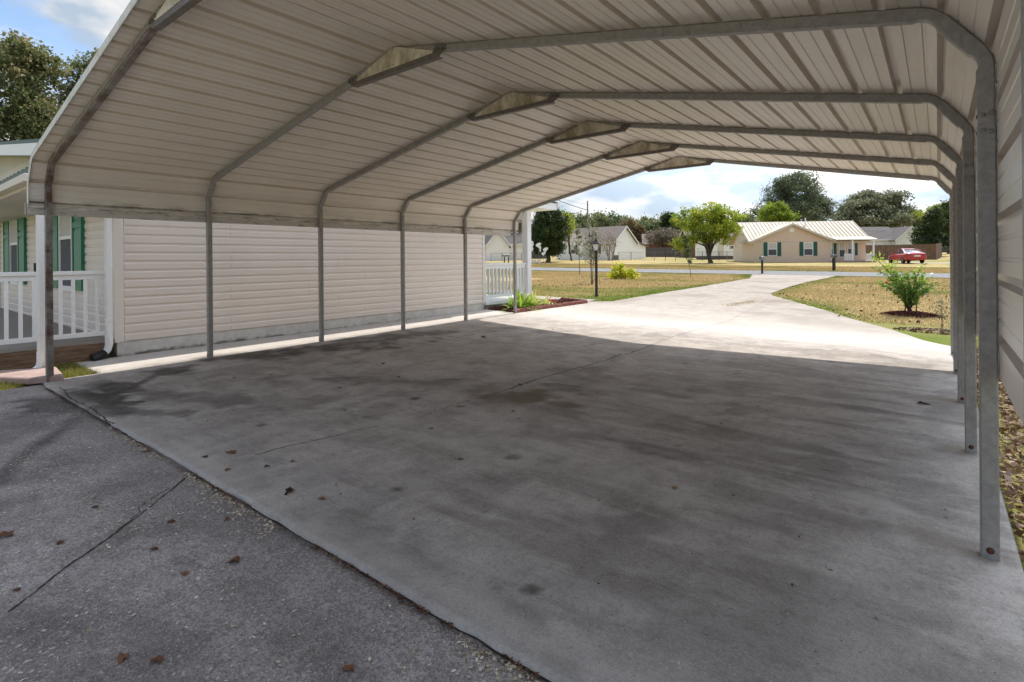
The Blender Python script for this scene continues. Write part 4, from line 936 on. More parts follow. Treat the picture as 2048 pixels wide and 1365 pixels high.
# ================================================================ STREET FURNITURE
def mailbox(base, rz, label, post_w, h, boxd):
    t = empty('mailbox', base, rz); tag(t, label, 'mailbox', 'mailboxes by the road'); mb = MB(); mb.cbox(-post_w / 2, post_w / 2, -post_w / 2, post_w / 2, -.1, h - .02, .008); mb.build('post', M_lampblack, t)
    w, d, hh = .10, boxd / 2, .13; ring = [(-w, 0), (w, 0), (w, hh)] + [(w * math.cos(a), hh + w * math.sin(a)) for a in [k * math.pi / 8 for k in range(1, 8)]] + [(-w, hh)]
    mb = MB(); mb.prism([(x, h + z) for x, z in ring], 'y', -d, d); b = mb.build('box', M_steel if post_w < .12 else M_lampblack, t)
    mb = MB(); mb.prism([(x * 1.04, h + z * 1.02 - .002) for x, z in ring], 'y', -d - .012, -d - .001); mb.build('door', M_steel, b)
    mb = MB(); mb.box(w + .002, w + .008, -.02, 0, h + .1, h + .26); mb.box(w + .002, w + .008, .0, .06, h + .2, h + .26); mb.build('flag', M_taillight, b); return t
mailbox(gp(1524.5, 547.5), -.2, 'grey mailbox on a dark square post at the near side of the road', .11, .95, .46)
b = gp(1668, 541.2); mailbox(b, -.3, 'black mailbox on a thick post across the road in front of the tan house', .17, .93, .5)
b = foot(1009, 62); mailbox((b[0], b[1], b[2]), 0, 'left one of the twin mailboxes seen through the porch railing', .10, .95, .5)
b = foot(1017, 62); mailbox((b[0], b[1], b[2]), 0, 'right one of the twin mailboxes seen through the porch railing', .10, .95, .5)
# utility pole and its cables
pb_ = foot(1176, 105); t = empty('utility_pole', pb_); tag(t, 'tall grey wooden utility pole behind the white house', 'utility pole'); top = at(1176, 402, 105); Hp = top[2] - pb_[2]
mb = MB(); mb.tube([(0, 0, -.3), (0, 0, Hp)], [.19, .13], 10); mb.build('pole', M_wood_pole, t, True);
def cable(p, q, sag, r, label):
    p, q = np.array(p), np.array(q); mb = MB(); mb.tube([p + (q - p) * s - [0, 0, sag * 4 * s * (1 - s)] for s in np.linspace(0, 1, 9)], r, 5); tag(mb.build('utility_cable', M_black, None), label, 'cable')
cable(at(1176, 421, 105), at(1050, 372, 90), .3, .055, 'thick cable running left from the utility pole to behind the carport roof')
cable(at(1176, 409, 105), at(1100, 390, 92), .2, .02, 'thin upper wire running left from the utility pole top')
for yy, l in ((434, 'upper'), (446, 'middle'), (461, 'lower')): cable(at(1570, yy, 84), at(1910, yy - 3, 92), .25, .022, l + ' of the three wires behind the tan house roof')

# ================================================================ NEIGHBOUR HOUSES
def frame_at(px, w, ang, name, label, dz=0.):
    """local x runs along the facade to the right, y away from the viewer"""
    b = foot(px, w); d = RT * math.cos(ang) + FW * math.sin(ang); t = empty(name, (b[0], b[1], b[2] + dz), math.atan2(d[1], d[0])); tag(t, label, 'house'); return t
def nwin(t, x0, x1, z0, z1, y, shut=None, sw=.42, mats=(None, None), ny=1):
    mb = MB(); f = .07
    for a in ((x0, x1, z0, z0 + f), (x0, x1, z1 - f, z1), (x0, x0 + f, z0 + f, z1 - f), (x1 - f, x1, z0 + f, z1 - f), (x0 + f, x1 - f, (z0 + z1) / 2 - .03, (z0 + z1) / 2 + .03)): mb.box(a[0], a[1], y - .05, y - .001, a[2], a[3])
    wn = mb.build('window', M_white, t); m2 = MB(); m2.box(x0 + f, x1 - f, y - .02, y - .015, (z0 + z1) / 2 + .03, z1 - f); m2.build('pane', M_blind, wn); m2 = MB(); m2.box(x0 + f, x1 - f, y - .021, y - .016, z0 + f, (z0 + z1) / 2 - .03); m2.build('pane', M_screen, wn)
    if shut:
        for a, b in ((x0 - .03 - sw, x0 - .03), (x1 + .03, x1 + .03 + sw)):
            mb = MB(); mb.box(a, b, y - .05, y - .001, z0 - .02, z1 + .02)
            for k in range(12): mb.box(a + .05, b - .05, y - .062, y - .05, z0 + .05 + k * (z1 - z0 - .1) / 12, z0 + .05 + (k + .6) * (z1 - z0 - .1) / 12)
            mb.build('shutter', shut, t)
def gable_body(t, x0, x1, y0, y1, ze, zr_, wall, roof, oh=.45, axis='x', rib=None, trim=None, base=-.3):
    """walls with gable ends and a pitched roof; ridge along axis"""
    trim = trim or M_white
    if axis == 'x':
        ym = (y0 + y1) / 2; mb = MB(); mb.prism([(y0, base), (y1, base), (y1, ze), (ym, zr_), (y0, ze)], 'x', x0, x1); w = mb.build('wall', wall, t)
        k = (zr_ - ze) / (ym - y0); a = [(y0 - oh, ze - k * oh + .06), (ym, zr_ + .06), (y1 + oh, ze - k * oh + .06)]
        mb = MB(); mb.prism(a + [(y, z + .12) for y, z in a[::-1]], 'x', x0 - oh, x1 + oh); r = mb.build('roof', roof, t)
        mb = MB()
        for xe in (x0 - oh - .02, x1 + oh + .003): mb.prism([(y, z - .14) for y, z in a] + [(y, z + .10) for y, z in a[::-1]], 'x', xe, xe + .017)
        mb.box(x0 - oh, x1 + oh, y0 - oh - .03, y0 - oh - .005, a[0][1] - .10, a[0][1] + .11); mb.build('fascia', trim, t)
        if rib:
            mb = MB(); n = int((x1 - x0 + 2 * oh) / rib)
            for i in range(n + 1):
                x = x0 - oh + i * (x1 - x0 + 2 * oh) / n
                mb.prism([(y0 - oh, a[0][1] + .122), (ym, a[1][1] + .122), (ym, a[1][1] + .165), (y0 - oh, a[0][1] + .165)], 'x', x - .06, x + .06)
            mb.build('roof_rib', M_tanrib_shade, r)
    else:
        xm = (x0 + x1) / 2; mb = MB(); mb.prism([(x0, base), (x1, base), (x1, ze), (xm, zr_), (x0, ze)], 'y', y0, y1); w = mb.build('wall', wall, t)
        k = (zr_ - ze) / (xm - x0); a = [(x0 - oh, ze - k * oh + .06), (xm, zr_ + .06), (x1 + oh, ze - k * oh + .06)]
        mb = MB(); mb.prism(a + [(x, z + .12) for x, z in a[::-1]], 'y', y0 - oh, y1); r = mb.build('roof', roof, t)
        mb = MB(); mb.prism([(x, z - .13) for x, z in a] + [(x, z + .10) for x, z in a[::-1]], 'y', y0 - oh - .022, y0 - oh - .003); mb.build('fascia', trim, t)
    return w
# tan house across the road
t = frame_at(1507, 62.5, R(-7), 'tan_house', 'tan single storey house with ribbed metal roof and teal shutters across the road')
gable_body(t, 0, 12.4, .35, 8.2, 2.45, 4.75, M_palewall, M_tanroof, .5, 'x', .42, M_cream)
gable_body(t, -.03, 8.4, -.15, 4.2, 2.45, 4.30, M_tan, M_tanroof, .45, 'y', None, M_cream)
for x in (2.05, 6.0): nwin(t, x - .52, x + .52, .72, 2.28, -.15, M_teal)
mb = MB(); mb.lathe([(.30, 0), (.30, .05), (.22, .05)], n=18); v = mb.build('gable_vent', M_white, t); v.location = (4.2, -.15, 3.72); v.rotation_euler = (R(90), 0, 0)
# porch carved at the right: a darker recessed wall behind posts
mb = MB(); mb.box(8.42, 12.4, .30, .345, -.2, 2.44); mb.build('porch_wall', M_tan, t)
nwin(t, 8.5, 8.9, .72, 2.28, .30); nwin(t, 9.5, 10.2, .5, 2.25, .30); nwin(t, 10.42, 11.2, .72, 2.28, .30)
for xa, xb in ((8.93, 9.25), (11.23, 11.52)): mb = MB(); mb.box(xa, xb, .25, .298, .7, 2.3); mb.build('shutter', M_teal, t)
mb = MB(); mb.prism([(-1.35, 2.42), (.3, 2.78), (.3, 2.86), (-1.35, 2.5)], 'x', 8.5, 12.9); mb.build('porch_roof', M_tanroof, t)
mb = MB(); mb.box(8.45, 12.8, -1.2, .29, -.25, .08); mb.build('porch_floor', M_block, t)
for x in (10.3, 12.5): mb = MB(); mb.cbox(x - .08, x + .08, -1.2, -1.04, .08, 2.44, .01); mb.build('porch_post', M_white, t)
for xa, xb in ((9.4, 10.2), (11.7, 12.4)):
    mb = MB(); mb.box(xa, xb, -1.15, -1.09, .82, .9); mb.box(xa, xb, -1.15, -1.09, .15, .22); r_ = mb.build('porch_rail', M_white, t)
    for k in range(5): x = xa + (k + .5) * (xb - xa) / 5; m2 = MB(); m2.box(x - .05, x + .05, -1.14, -1.10, .22, .82); m2.build('baluster', M_white, r_)
mb = MB(); mb.box(8.42, 8.5, -.22, -.152, -.1, 2.4); mb.build('downspout', M_white, t)
mb = MB(); mb.tube([(7.2, 3.6, 4.5), (7.2, 3.6, 5.35)], .06, 8); mb.build('vent_pipe', M_white, t)
# grey roofed house behind the brown fence
t = frame_at(1733, 86, R(-4), 'grey_roofed_house', 'white walled house with a dark shingle roof behind the brown board fence', .6)
gable_body(t, -2, 5.6, .6, 8, 2.3, 4.3, M_white, M_shingle, .4, 'x'); gable_body(t, 4.2, 8.6, -.6, 5, 2.2, 4.1, M_white, M_shingle, .4, 'y')
mb = MB(); mb.tube([(1.2, 3, 3.4), (1.2, 3, 3.95)], .08, 8); mb.build('vent_pipe', M_steel, t)
# white house on the left across the road
t = frame_at(1113, 89, R(-40), 'white_house', 'white house with a brown shingle roof and steep side gable behind the saplings', .1)
gable_body(t, 0, 10.7, 0, 7.6, 2.5, 5.0, M_white, M_shingle_b, .35, 'x'); gable_body(t, 2.3, 5.8, -1.1, 3.5, 2.4, 3.9, M_white, M_shingle_b, .3, 'y')
nwin(t, .75, 1.5, .75, 2.0, 0, M_black, .35); nwin(t, 3.6, 4.5, .75, 2.2, -1.1, M_black, .35); nwin(t, 7.2, 8.1, .75, 2.1, 0, M_black, .35)
mb = MB(); mb.prism([(7.6, -.3), (11.0, -.3), (11.0, 1.95), (7.6, 2.55)], 'x', .3, 10.68); mb.build('lean_to', M_white, t); mb = MB(); mb.prism([(7.5, 2.62), (11.4, 1.92), (11.4, 2.06), (7.5, 2.78)], 'x', 0, 11.06); mb.build('lean_to_roof', M_shingle_b, t)
acp = foot(1231, 80); t = empty('air_conditioner', acp, .6); tag(t, 'grey outdoor air conditioner beside the white house', 'air conditioner'); mb = MB(); mb.cbox(-.42, .42, -.4, .4, 0, .75, .03); mb.build('cabinet', M_steel, t)
mb = MB()
for k in range(7): mb.box(-.43, .43, -.41, .41, .1 + k * .085, .12 + k * .085)
mb.build('grille', M_shingle, t)
# far left house seen through the porch
t = frame_at(925, 84, R(18), 'gabled_house', 'pale house with two white gables seen through the front porch', .1)
gable_body(t, 0, 11, 1.0, 9.5, 2.7, 5.6, M_white, M_shingle, .4, 'x'); gable_body(t, 3.4, 7.2, -1.6, 4, 2.3, 4.6, M_white, M_shingle, .4, 'y')
t = frame_at(1020, 98, R(6), 'grey_house', 'low grey house in the distance between the porch columns', .2); gable_body(t, 0, 7, 0, 7, 2.5, 4.0, M_picket_g, M_shingle, .4, 'x')
# white mobile home behind the yellow tree
t = frame_at(1408, 80, R(-3), 'mobile_home', 'long white mobile home with a curved roof behind the yellow tree', .15)
mb = MB(); rp = [(0, .35), (0, 2.75), (.4, 3.0), (1.9, 3.12), (3.4, 3.0), (3.8, 2.75), (3.8, .35)]; mb.prism(rp, 'x', -.2, 7); mb.build('body', M_white, t); mb = MB(); mb.box(-.1, 6.9, .1, 3.7, -.3, .348); mb.build('skirting', M_shingle, t)
nwin(t, 3.9, 4.7, 1.35, 2.4, 0, M_black, .06); nwin(t, .7, 1.1, 1.35, 2.4, 0, M_black, .06); mb = MB(); mb.box(2.0, 2.9, -.03, -.002, .4, 2.45); mb.build('door', M_cream, t)
t = frame_at(1290, 118, R(-12), 'brick_house', 'distant house with a low brown roof behind the grey fence', .3); gable_body(t, 0, 12, 0, 8, 2.6, 4.6, M_brick, M_shingle_b, .5, 'x')
t = frame_at(1468, 92, R(-5), 'brown_roofed_house', 'brown roofed house glimpsed between the yellow tree and the tan house', .2); gable_body(t, -7, 5, 2, 9, 3.2, 5.0, M_picket, M_shingle_b, .4, 'x')

# ================================================================ FENCES
def board_fence(name, p, q, h, mat, label, step=.15, lean=.01):
    p, q = np.array(p[:2]), np.array(q[:2]); L = np.linalg.norm(q - p); d = (q - p) / L; t = empty(name, (p[0], p[1], Tz(*p)), math.atan2(d[1], d[0])); tag(t, label, 'fence'); mb = MB(); n = int(L / step); z0 = Tz(*p)
    for k in range(n):
        x = k * L / n; c = p + d * x; z = Tz(*c) - z0; hh = h + .03 * random.random(); y = .006 * random.random(); mb.prism([(x + .004, z - .1), (x + L / n - .004, z - .1), (x + L / n - .004, z + hh - .03), (x + L / n * .75, z + hh), (x + L / n * .25, z + hh), (x + .004, z + hh - .03)], 'y', y, y + .02)
    mb.build('board_panel', mat, t); mb = MB()
    for zz_ in (.3, h - .3): mb.box(0, L, .027, .07, zz_, zz_ + .09)
    mb.build('rail', mat, t)
    for k in range(int(L / 2.4) + 1): x = min(k * 2.4, L - .1); c = p + d * x; m2 = MB(); m2.box(x, x + .1, .072, .17, Tz(*c) - z0 - .2, Tz(*c) - z0 + h); m2.build('post', mat, t)
a, b = foot(1726, 70), foot(1872, 66); board_fence('board_fence', a, b, 1.9, M_picket, 'brown vertical board fence behind the red car')
c = foot(1884, 76); board_fence('board_fence', b, c, 1.9, M_picket, 'short return of brown board fence at the corner behind the red car')
a, b = foot(1282, 108), foot(1412, 100); board_fence('board_fence', a, b, 1.85, M_picket_g, 'weathered grey board fence in front of the distant trees')
def chain_fence(pts, label, h=1.2):
    t = empty('chain_link_fence', pts[0]); tag(t, label, 'fence'); rel = [np.array(p) - pts[0] for p in pts]; mesh = MB()
    for p in rel: mb = MB(); mb.tube([p + [0, 0, -.2], p + [0, 0, h + .03]], .035, 7); mb.build('post', M_steel if random.random() < .6 else M_black, t)
    for p, q in zip(rel, rel[1:]):
        mb = MB(); mb.tube([p + [0, 0, h], q + [0, 0, h]], .022, 6); mb.build('top_rail', M_steel, t)
        L = np.linalg.norm(q - p); n = int(L / .12)
        for k in range(-int(h / .12), n):
            for sg in (1, -1):
                s0, s1 = k / n, (k + h / .12) / n; za, zb = (0.03, h) if sg > 0 else (h, .03)
                ca, cb = max(0, s0), min(1, s1)
                if cb <= ca: continue
                fa = lambda s: za + (zb - za) * (s - s0) / (s1 - s0)
                A = p + (q - p) * ca + [0, 0, fa(ca)]; B = p + (q - p) * cb + [0, 0, fa(cb)]; e = np.array([0, 0, .003]); o_ = np.cross(q - p, [0, 0, 1.]); o_ = o_ / np.linalg.norm(o_) * .003
                mesh.quad(A - e, B - e, B + e, A + e)
    mesh.build('wire_mesh', M_steel, t, fix=False)
chain_fence([foot(x, 76 - .02 * (x - 1230)) for x in (1237, 1262, 1309, 1331, 1351, 1378, 1405, 1438, 1454, 1468)], 'chain link fence on dark posts along the back of the lawn across the road')
chain_fence([foot(x, 78) for x in (982, 1004, 1024, 1043)], 'short chain link fence seen between the porch columns')
# concrete drives across the road
def strip(name, px0, w0, px1, w1, wd, mat):
    a, b = foot(px0, w0)[:2], foot(px1, w1)[:2]; d = unit(b - a); n = np.array([-d[1], d[0]]) * wd / 2; drape(name, [tuple(a - n), tuple(b - n), tuple(b + n), tuple(a + n)], mat, -.02, 1.5, .03)
strip('driveway', 1768, 58, 2010, 51, 3.4, M_drive); strip('driveway', 880, 66, 1062, 70, 2.8, M_drive)

# ================================================================ CARS
def carbuild(base, rz, body, label):
    t = empty('parked_car', base, rz); tag(t, label, 'car', 'parked cars across the road')
    # local x forward, length 4.7, width 1.8
    st = [(-2.30, .45, .80, .80, .74), (-2.22, .34, .98, 1.0, .86), (-1.9, .26, 1.06, 1.08, .90), (-1.2, .22, .98, .99, .91), (-.2, .22, .94, .95, .91), (.8, .22, .92, .93, .91), (1.5, .24, .86, .88, .90), (2.05, .28, .74, .78, .84), (2.35, .40, .60, .62, .66)]
    rings = []
    for x, zb, zs, zt, hw in st: rings.append([(x, -hw * .9, zb), (x, -hw, zb + .12), (x, -hw * 1.0, zs * .72), (x, -hw * .95, zs), (x, -hw * .55, zt + .01), (x, 0, zt + .02), (x, hw * .55, zt + .01), (x, hw * .95, zs), (x, hw, zs * .72), (x, hw, zb + .12), (x, hw * .9, zb)])
    mb = MB(); mb.loft(rings); 
    cab = [(-1.75, .99, .78, .97), (-.85, 1.40, .62, 1.38), (-.3, 1.46, .60, 1.44), (.25, 1.43, .61, 1.41), (1.15, .92, .78, .90)]
    o = mb.build('body', body, t, 'auto')
    s = o.modifiers.new('sub', 'SUBSURF'); s.levels = 1; s.render_levels = 2
    mb = MB(); mb.loft([[(x, -hw, .88), (x, -hw, .9), (x, -hw * .98, zt - .04), (x, -hw * .8, zt), (x, hw * .8, zt), (x, hw * .98, zt - .04), (x, hw, .9), (x, hw, .88)] for x, zt, hw, _ in cab]); mb.build('glasshouse', M_carglass, t, 'auto')
    mb = MB(); mb.loft([[(x, -hw * .97, z + .012), (x, -hw * .75, z + .04), (x, hw * .75, z + .04), (x, hw * .97, z + .012), (x, hw * .7, z - .03), (x, -hw * .7, z - .03)] for x, z, hw in ((-.95, 1.365, .63), (-.3, 1.45, .61), (.3, 1.405, .62))])
    for sy in (-1, 1):
        for P in ([(-1.72, .78 * sy, .97), (-.9, .625 * sy, 1.37)], [(1.12, .78 * sy, .93), (.28, .615 * sy, 1.42)], [(-.25, .70 * sy, .96), (-.25, .615 * sy, 1.42)]): mb.tube(P, .04, 6)
    mb.build('roof', body, t, 'auto')
    for x in (-1.38, 1.42):
        for sy in (-1, 1):
            mb = MB(); mb.loft([[(x + r * math.cos(a), sy * yy, .32 + r * math.sin(a)) for a in [2 * math.pi * k / 20 for k in range(20)]] for r, yy in ((.25, .70), (.32, .72), (.335, .78), (.335, .87), (.31, .905), (.22, .91))]); w = mb.build('wheel', M_tyre, t, 'auto')
            mb = MB(); mb.loft([[(x + r * math.cos(a), sy * yy, .32 + r * math.sin(a)) for a in [2 * math.pi * k / 20 for k in range(20)]] for r, yy in ((.22, .905), (.21, .918), (.06, .905))]); mb.build('rim', M_rim, w)
    for sy in (-1, 1):
        mb = MB(); mb.loft([[(x, sy * y, z) for y, z in ((.50, zc - .07), (.86, zc - .05), (.87, zc + .07), (.50, zc + .06))] for x, zc in ((-2.34, .86), (-2.0, .88))]); mb.build('tail_light', M_taillight, t)
        mb = MB(); mb.box(.75, .93, sy * .95 - .06, sy * .95 + .06, .92, 1.04); mb.build('mirror', body, t, bevel=.02)
    mb = MB(); mb.box(-2.345, -2.30, -.27, .27, .66, .80); mb.build('licence_plate', M_plate, t)
    mb = MB(); mb.box(-2.33, -2.2, -.78, .78, .34, .50); mb.build('bumper', body, t, bevel=.03)
    return t
def heading(ang): d = RT * math.cos(ang) + FW * math.sin(ang); return math.atan2(d[1], d[0])
b = foot(1812, 54.5); carbuild((b[0], b[1], b[2] + .0), heading(R(76)), M_red, 'red sedan parked facing away on the concrete drive of the tan house')
b = foot(1893, 96); carbuild((b[0], b[1], b[2]), heading(R(170)), M_blue, 'dark blue car parked on the slope beyond the board fence')

# ================================================================ YARD DECORATIONS UNDER THE DARK TREE
def cutout(px, py, w, poly, label, sc_):
    P = at(px, py, w); b = foot(px, w); t = empty('yard_ornament', b); tag(t, label, 'ornament', 'white cut-out ornaments under the dark tree'); h = P[2] - b[2]; mb = MB()
    ring = lambda off: [tuple(RT * x * sc_ + np.array([0, 0, h + z * sc_]) + FW * off) for x, z in poly]
    mb.loft([ring(-.02), ring(.02)]); mb.build('figure', M_white, t); mb = MB(); mb.tube([(0, 0, -.1), tuple(np.array([0, 0, h]) + FW * .04)], .02, 6); mb.build('stake', M_steel, t)
bird = [(-.5, .0), (-.2, .35), (-.05, .3), (.1, .5), (.3, .35), (.5, .45), (.42, .05), (.15, -.2), (.05, -.5), (-.12, -.3), (-.3, -.25)]; fish = [(-.12, .6), (.16, .5), (.2, .1), (.08, -.1), (.18, -.35), (0, -.75), (-.14, -.4), (-.1, -.1), (-.2, .15)]
for i, (px, py, poly, sc_, l) in enumerate([(1061, 490, fish, 1.5, 'tall narrow white cut-out ornament beside the porch column'), (1074, 489, bird, 1.0, 'upper white winged cut-out ornament under the dark tree'), (1077.5, 496, fish, .85, 'small white pointed cut-out ornament under the dark tree'), (1088, 498, bird, .95, 'rightmost white winged cut-out ornament under the dark tree'), (1084, 506, bird, .8, 'lowest white cut-out ornament under the dark tree')]): cutout(px + 3, py + 2, 66, poly, l, sc_ * .72)
for px, w, l in ((1068, 65, 'left white tub in front of the dark shrubs'), (1078, 65, 'right white tub in front of the dark shrubs')):
    b = foot(px, w); t = empty('planter', b); tag(t, l, 'planter'); mb = MB(); mb.lathe([(.2, 0), (.28, .42), (.30, .44), (.25, .44), (.22, .38)], n=14); mb.build('tub', M_white, t)

# ================================================================ TREES
def tree_px(name, px, w, bl, mat, nc, nl, leaf, spread, seed, label, tr=.2, group=None, base_py=None, **k):
    """bl: blobs as (px, py, radius px across, radius px up) seen at depth w"""
    b = foot(px, w); blobs = []
    gz_ = np.random.default_rng(seed + 900)
    for (x, y, rx, ry) in bl:
        c = at(x, y, w) - b; c = c + FW * gz_.normal() * rx * w / F * .35; rr_ = rx * w / F; blobs.append((tuple(c), (rr_, rr_, ry * w / F)))
    return make_tree(name, b, blobs, mat, nc, nl, leaf, spread, seed, (tr, None), label=label, group=group, **k)
tree_px('dense_tree', 1096, 70, [(1097, 470, 33, 42), (1095, 432, 24, 26), (1082, 490, 22, 18), (1112, 488, 20, 22), (1096, 500, 30, 14), (1085, 470, 22, 30), (1098, 450, 34, 34), (1122, 452, 16, 28)], M_leaf_dark, 700, 26000, .13, .26, 201, 'dense dark evergreen tree beside the front porch column', .28, shell=.3)
tree_px('yellowing_tree', 1143, 78, [(1135, 452, 13, 18), (1128, 434, 10, 14)], M_leaf_gold, 60, 2200, .15, .3, 202, 'yellow green tree peeping out right of the dense dark tree', .12)
tree_px('yellow_tree', 1420, 61, [(1385, 440, 32, 26), (1420, 425, 30, 20), (1455, 440, 26, 26), (1420, 455, 40, 26), (1462, 462, 20, 18), (1368, 486, 20, 11), (1400, 476, 24, 12), (1440, 478, 28, 12), (1352, 492, 10, 8)], M_leaf_gold, 420, 17000, .11, .24, 203, 'broad yellow green tree with a dark leaning trunk on the lawn across the road', .24, shell=.35, limbs=14)
tree_px('pine_tree', 1590, 96, [(1592, 385, 42, 38), (1560, 400, 36, 34), (1625, 405, 34, 30), (1520, 425, 16, 16), (1600, 362, 28, 18), (1650, 415, 20, 18), (1575, 425, 55, 24), (1560, 372, 16, 18), (1640, 432, 26, 16)], M_leaf_pine, 520, 30000, .22, .5, 204, 'huge dark pine towering behind the tan house', .4, shell=.3, aspect=.3)
tree_px('yellow_tree', 1550, 86, [(1550, 424, 30, 22), (1568, 436, 24, 14), (1534, 436, 18, 14)], M_leaf_gold, 200, 9000, .14, .24, 205, 'round yellow green tree just above the left roof of the tan house', .2, tscale=(0, .6), shell=.3)
tree_px('oak_tree', 1745, 110, [(1720, 425, 46, 28), (1760, 415, 46, 32), (1795, 430, 34, 26), (1690, 442, 30, 18), (1740, 395, 26, 14), (1780, 398, 20, 14), (1750, 445, 70, 16)], M_leaf_oak, 520, 30000, .24, .55, 206, 'wide dusty green tree behind the grey roofed house', .45, shell=.3)
tree_px('cedar_tree', 1862, 78, [(1862, 470, 27, 24), (1866, 445, 18, 24), (1850, 485, 22, 12), (1880, 480, 14, 16), (1868, 428, 9, 14)], M_leaf_dark, 260, 13000, .13, .24, 207, 'dark pointed evergreen rising behind the board fence', .2, shell=.3)
tree_px('golden_tree', 1860, 104, [(1845, 438, 20, 16), (1870, 430, 20, 18), (1835, 450, 16, 12)], M_leaf_gold, 160, 7000, .18, .35, 208, 'pale golden tree behind the dark pointed evergreen', .2)
tree_px('maple_tree', 1898, 92, [(1896, 440, 20, 30), (1905, 425, 20, 26), (1890, 470, 14, 16)], M_leaf_mid, 200, 9000, .16, .32, 209, 'green tree at the far right beside the carport legs', .22)
tree_px('crape_myrtle', 1218, 78, [(1212, 480, 20, 16), (1222, 470, 14, 14), (1205, 490, 14, 12), (1228, 486, 10, 12)], M_leaf_bare, 90, 900, .09, .28, 210, 'sparse greyish tree in front of the white house gable', .07, stems=4, bark=M_bark_pale)
tree_px('bare_tree', 1326, 112, [(1318, 476, 22, 14), (1335, 470, 24, 14), (1345, 480, 18, 12)], M_leaf_bare, 200, 8000, .15, .42, 211, 'brownish bare crowned tree behind the grey board fence', .12, stems=3, tscale=(0, .6))
tree_px('russet_tree', 1262, 125, [(1262, 460, 22, 22), (1250, 470, 18, 16), (1276, 468, 16, 18)], M_leaf_rust, 220, 9000, .19, .42, 212, 'russet brown tree above the roof slope of the white house', .2)
tree_px('cedar_tree', 1336, 135, [(1336, 452, 15, 20), (1337, 440, 9, 14), (1336, 466, 17, 14)], M_leaf_dark, 200, 9000, .2, .38, 213, 'dark conical evergreen standing out of the far tree line', .25, shell=.3)
tree_px('green_bush', 1305, 128, [(1305, 468, 18, 18), (1292, 478, 12, 10)], M_leaf_mid, 160, 7000, .2, .4, 214, 'bright green bushy tree between the russet tree and the dark evergreen', .2)
tree_px('evergreen_tree', 1372, 124, [(1370, 468, 22, 22), (1360, 455, 12, 14), (1385, 478, 18, 14)], M_leaf_dark, 200, 9000, .2, .4, 215, 'dark evergreen half hidden left of the yellow tree', .25, shell=.3)
tree_px('autumn_shrub', 1022, 92, [(1022, 487, 10, 14), (1034, 470, 12, 26), (1036, 446, 10, 16)], M_leaf_rust, 100, 2600, .16, .4, 216, 'tawny shrubby tree between the porch columns', .1, tscale=(.3, 1))
tree_px('dark_tree', 1010, 110, [(1010, 478, 20, 14), (998, 462, 22, 16), (1022, 466, 14, 20)], M_leaf_dark, 130, 3800, .2, .5, 217, 'dark tree behind the pale gabled house seen through the porch', .2, shell=.3)
# far woods: one mass
g = np.random.default_rng(300); Cs = []; Ts = []
tops = [(x_, 436 + 7 * math.sin(x_ * .13) + 5 * math.sin(x_ * .041)) for x_ in range(1110, 1520, 9)] + [(1120, 446), (1140, 440), (1165, 434), (1185, 438), (1205, 431), (1222, 428), (1245, 433), (1262, 437), (1285, 442), (1300, 434), (1318, 444), (1350, 448), (1375, 445), (1400, 448), (1430, 452), (1470, 456), (1500, 452), (960, 452), (985, 448), (1040, 446), (1075, 444)] + [(930 - 30 * k, 446 + 6 * math.sin(k)) for k in range(12)] + [(1830 + 30 * k, 452 - 3 * (k % 3)) for k in range(9)]
for i, (x, y) in enumerate(tops):
    w = 150 + 30 * g.random(); b = foot(x, w); h = at(x, y, w)[2] - b[2]; rx = (13 + 6 * g.random()) * w / F
    bl = [((b[0], b[1], b[2] + h * .62), (rx * 1.25, rx * 1.2, h * .3)), ((b[0], b[1], b[2] + h * .35), (rx * 1.5, rx * 1.4, h * .3)), ((b[0] + g.normal() * rx * .4, b[1], b[2] + h * .84), (rx * .7, rx * .7, h * .17))]
    C, tn = crown_pts(bl, 70, 3200, .65, g, .3); Cs.append(C); Ts.append(np.clip(tn * .6 + .4 * g.random() * (1 if i % 3 else .2), 0, 1))
C = np.concatenate(Cs); V, Fq = leafset(C, .34, g, .6); 
M_wood = leaf_mat('mixed_woods', [(0, (.06, .085, .04)), (.35, (.13, .16, .065)), (.65, (.21, .22, .095)), (.85, (.26, .25, .11)), (1, (.33, .23, .12))], .4)
stuff(npmesh('woods', V, Fq, M_wood, np.repeat(np.concatenate(Ts), 4)), 'line of mixed green woods along the horizon', 'woods')
# trees behind the house, top left
tree_px('tall_tree', 50, 17.5, [(40, 190, 62, 95), (75, 130, 40, 45), (20, 120, 35, 40), (90, 240, 45, 60), (30, 270, 70, 50), (55, 100, 22, 26)], M_leaf_autumn, 420, 20000, .058, .14, 220, 'leafy tree with reddening leaves behind the house at the upper left', .16, shell=.3, limbs=12)
tree_px('tall_tree', 175, 19, [(165, 170, 40, 60), (200, 140, 30, 45), (140, 230, 40, 60), (190, 220, 40, 60)], M_leaf_autumn, 240, 10500, .058, .15, 221, 'second leafy tree partly hidden behind the carport roof edge at the upper left', .14, shell=.3, limbs=10)

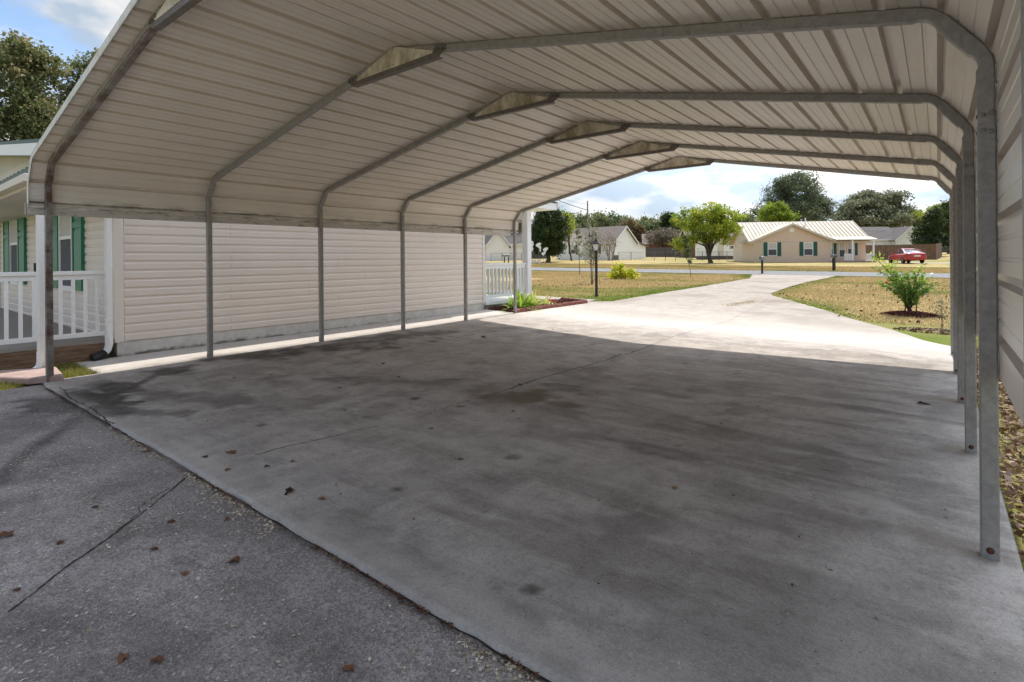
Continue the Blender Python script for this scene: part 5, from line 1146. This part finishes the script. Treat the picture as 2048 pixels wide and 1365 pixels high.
# ================================================================ LIGHT
SUN = np.array([-.03, .70, 1.0]); SUN = SUN / np.linalg.norm(SUN); el = math.asin(SUN[2]); az = math.atan2(SUN[0], SUN[1])
wd = bpy.data.worlds.new("World"); scene.world = wd; wd.use_nodes = True; nt = wd.node_tree; nd = nt.nodes; lk = nt.links
bg = nd['Background']; sky = nd.new('ShaderNodeTexSky'); sky.sky_type = 'NISHITA'; sky.sun_disc = False; sky.sun_elevation = el; sky.sun_rotation = az; sky.air_density = 1.0; sky.dust_density = .4; sky.ozone_density = 1.5
tc = nd.new('ShaderNodeTexCoord'); mp = nd.new('ShaderNodeMapping'); mp.inputs['Scale'].default_value = (1, 1, 2.6); mp.inputs['Location'].default_value = (.35, .1, 0); lk.new(tc.outputs['Generated'], mp.inputs['Vector'])
no = nd.new('ShaderNodeTexNoise'); no.inputs['Scale'].default_value = 3.1; no.inputs['Detail'].default_value = 8; no.inputs['Roughness'].default_value = .55; lk.new(mp.outputs[0], no.inputs['Vector'])
cr = nd.new('ShaderNodeValToRGB'); cr.color_ramp.elements[0].position = .44; cr.color_ramp.elements[1].position = .53; cr.color_ramp.elements[0].color = (.0, .0, .0, 1); cr.color_ramp.elements[1].color = (1, 1, 1, 1); lk.new(no.outputs['Fac'], cr.inputs[0])
n2 = nd.new('ShaderNodeTexNoise'); n2.inputs['Scale'].default_value = 8.5; n2.inputs['Detail'].default_value = 7; lk.new(mp.outputs[0], n2.inputs['Vector'])
c2 = nd.new('ShaderNodeValToRGB'); c2.color_ramp.elements[0].position = .44; c2.color_ramp.elements[1].position = .60; c2.color_ramp.elements[0].color = (.56, .67, .82, 1); c2.color_ramp.elements[1].color = (1, 1, 1, 1); lk.new(n2.outputs['Fac'], c2.inputs[0])
# cloud glow raised towards the sun, out of view, as extra fill light
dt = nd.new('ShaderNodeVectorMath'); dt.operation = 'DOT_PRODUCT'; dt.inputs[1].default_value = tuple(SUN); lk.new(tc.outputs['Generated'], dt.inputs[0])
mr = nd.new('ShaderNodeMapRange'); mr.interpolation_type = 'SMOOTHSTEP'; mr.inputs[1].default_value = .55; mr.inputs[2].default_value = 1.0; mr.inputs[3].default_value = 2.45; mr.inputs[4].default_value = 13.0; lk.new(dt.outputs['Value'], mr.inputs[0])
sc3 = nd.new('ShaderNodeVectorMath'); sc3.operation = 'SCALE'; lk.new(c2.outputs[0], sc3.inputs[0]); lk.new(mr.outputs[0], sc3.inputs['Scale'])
mx = nd.new('ShaderNodeMix'); mx.data_type = 'RGBA'; dim = nd.new('ShaderNodeVectorMath'); dim.operation = 'SCALE'; dim.inputs['Scale'].default_value = .58; lk.new(sky.outputs[0], dim.inputs[0])
sz = nd.new('ShaderNodeSeparateXYZ'); lk.new(tc.outputs['Generated'], sz.inputs[0]); lo_ = nd.new('ShaderNodeMapRange'); lo_.interpolation_type = 'SMOOTHSTEP'; lo_.inputs[1].default_value = .12; lo_.inputs[2].default_value = .34; lo_.inputs[3].default_value = .92; lo_.inputs[4].default_value = 0.; lk.new(sz.outputs['Z'], lo_.inputs[0])
mxm = nd.new('ShaderNodeMath'); mxm.operation = 'MAXIMUM'; lk.new(cr.outputs[0], mxm.inputs[0]); lk.new(lo_.outputs[0], mxm.inputs[1])
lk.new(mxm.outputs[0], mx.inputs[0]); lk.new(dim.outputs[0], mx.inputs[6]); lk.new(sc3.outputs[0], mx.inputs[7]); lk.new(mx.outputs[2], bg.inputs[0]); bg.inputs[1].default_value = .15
sl_ = bpy.data.lights.new('sun', 'SUN'); sl_.energy = 2.2; sl_.angle = R(.53); sl_.color = (1, .95, .87); so = bpy.data.objects.new('sun', sl_); COL.objects.link(so); so.rotation_euler = Vector(-SUN).to_track_quat('-Z', 'Y').to_euler(); so.location = (0, 20, 30)
vs = scene.view_settings; scene.display_settings.display_device = 'sRGB'; vs.view_transform = 'Standard'; vs.look = 'None'; vs.gamma = 1; vs.exposure = 1.3
scene.cycles.max_bounces = 10; scene.cycles.diffuse_bounces = 6; scene.cycles.transparent_max_bounces = 8; scene.cycles.use_denoising = True
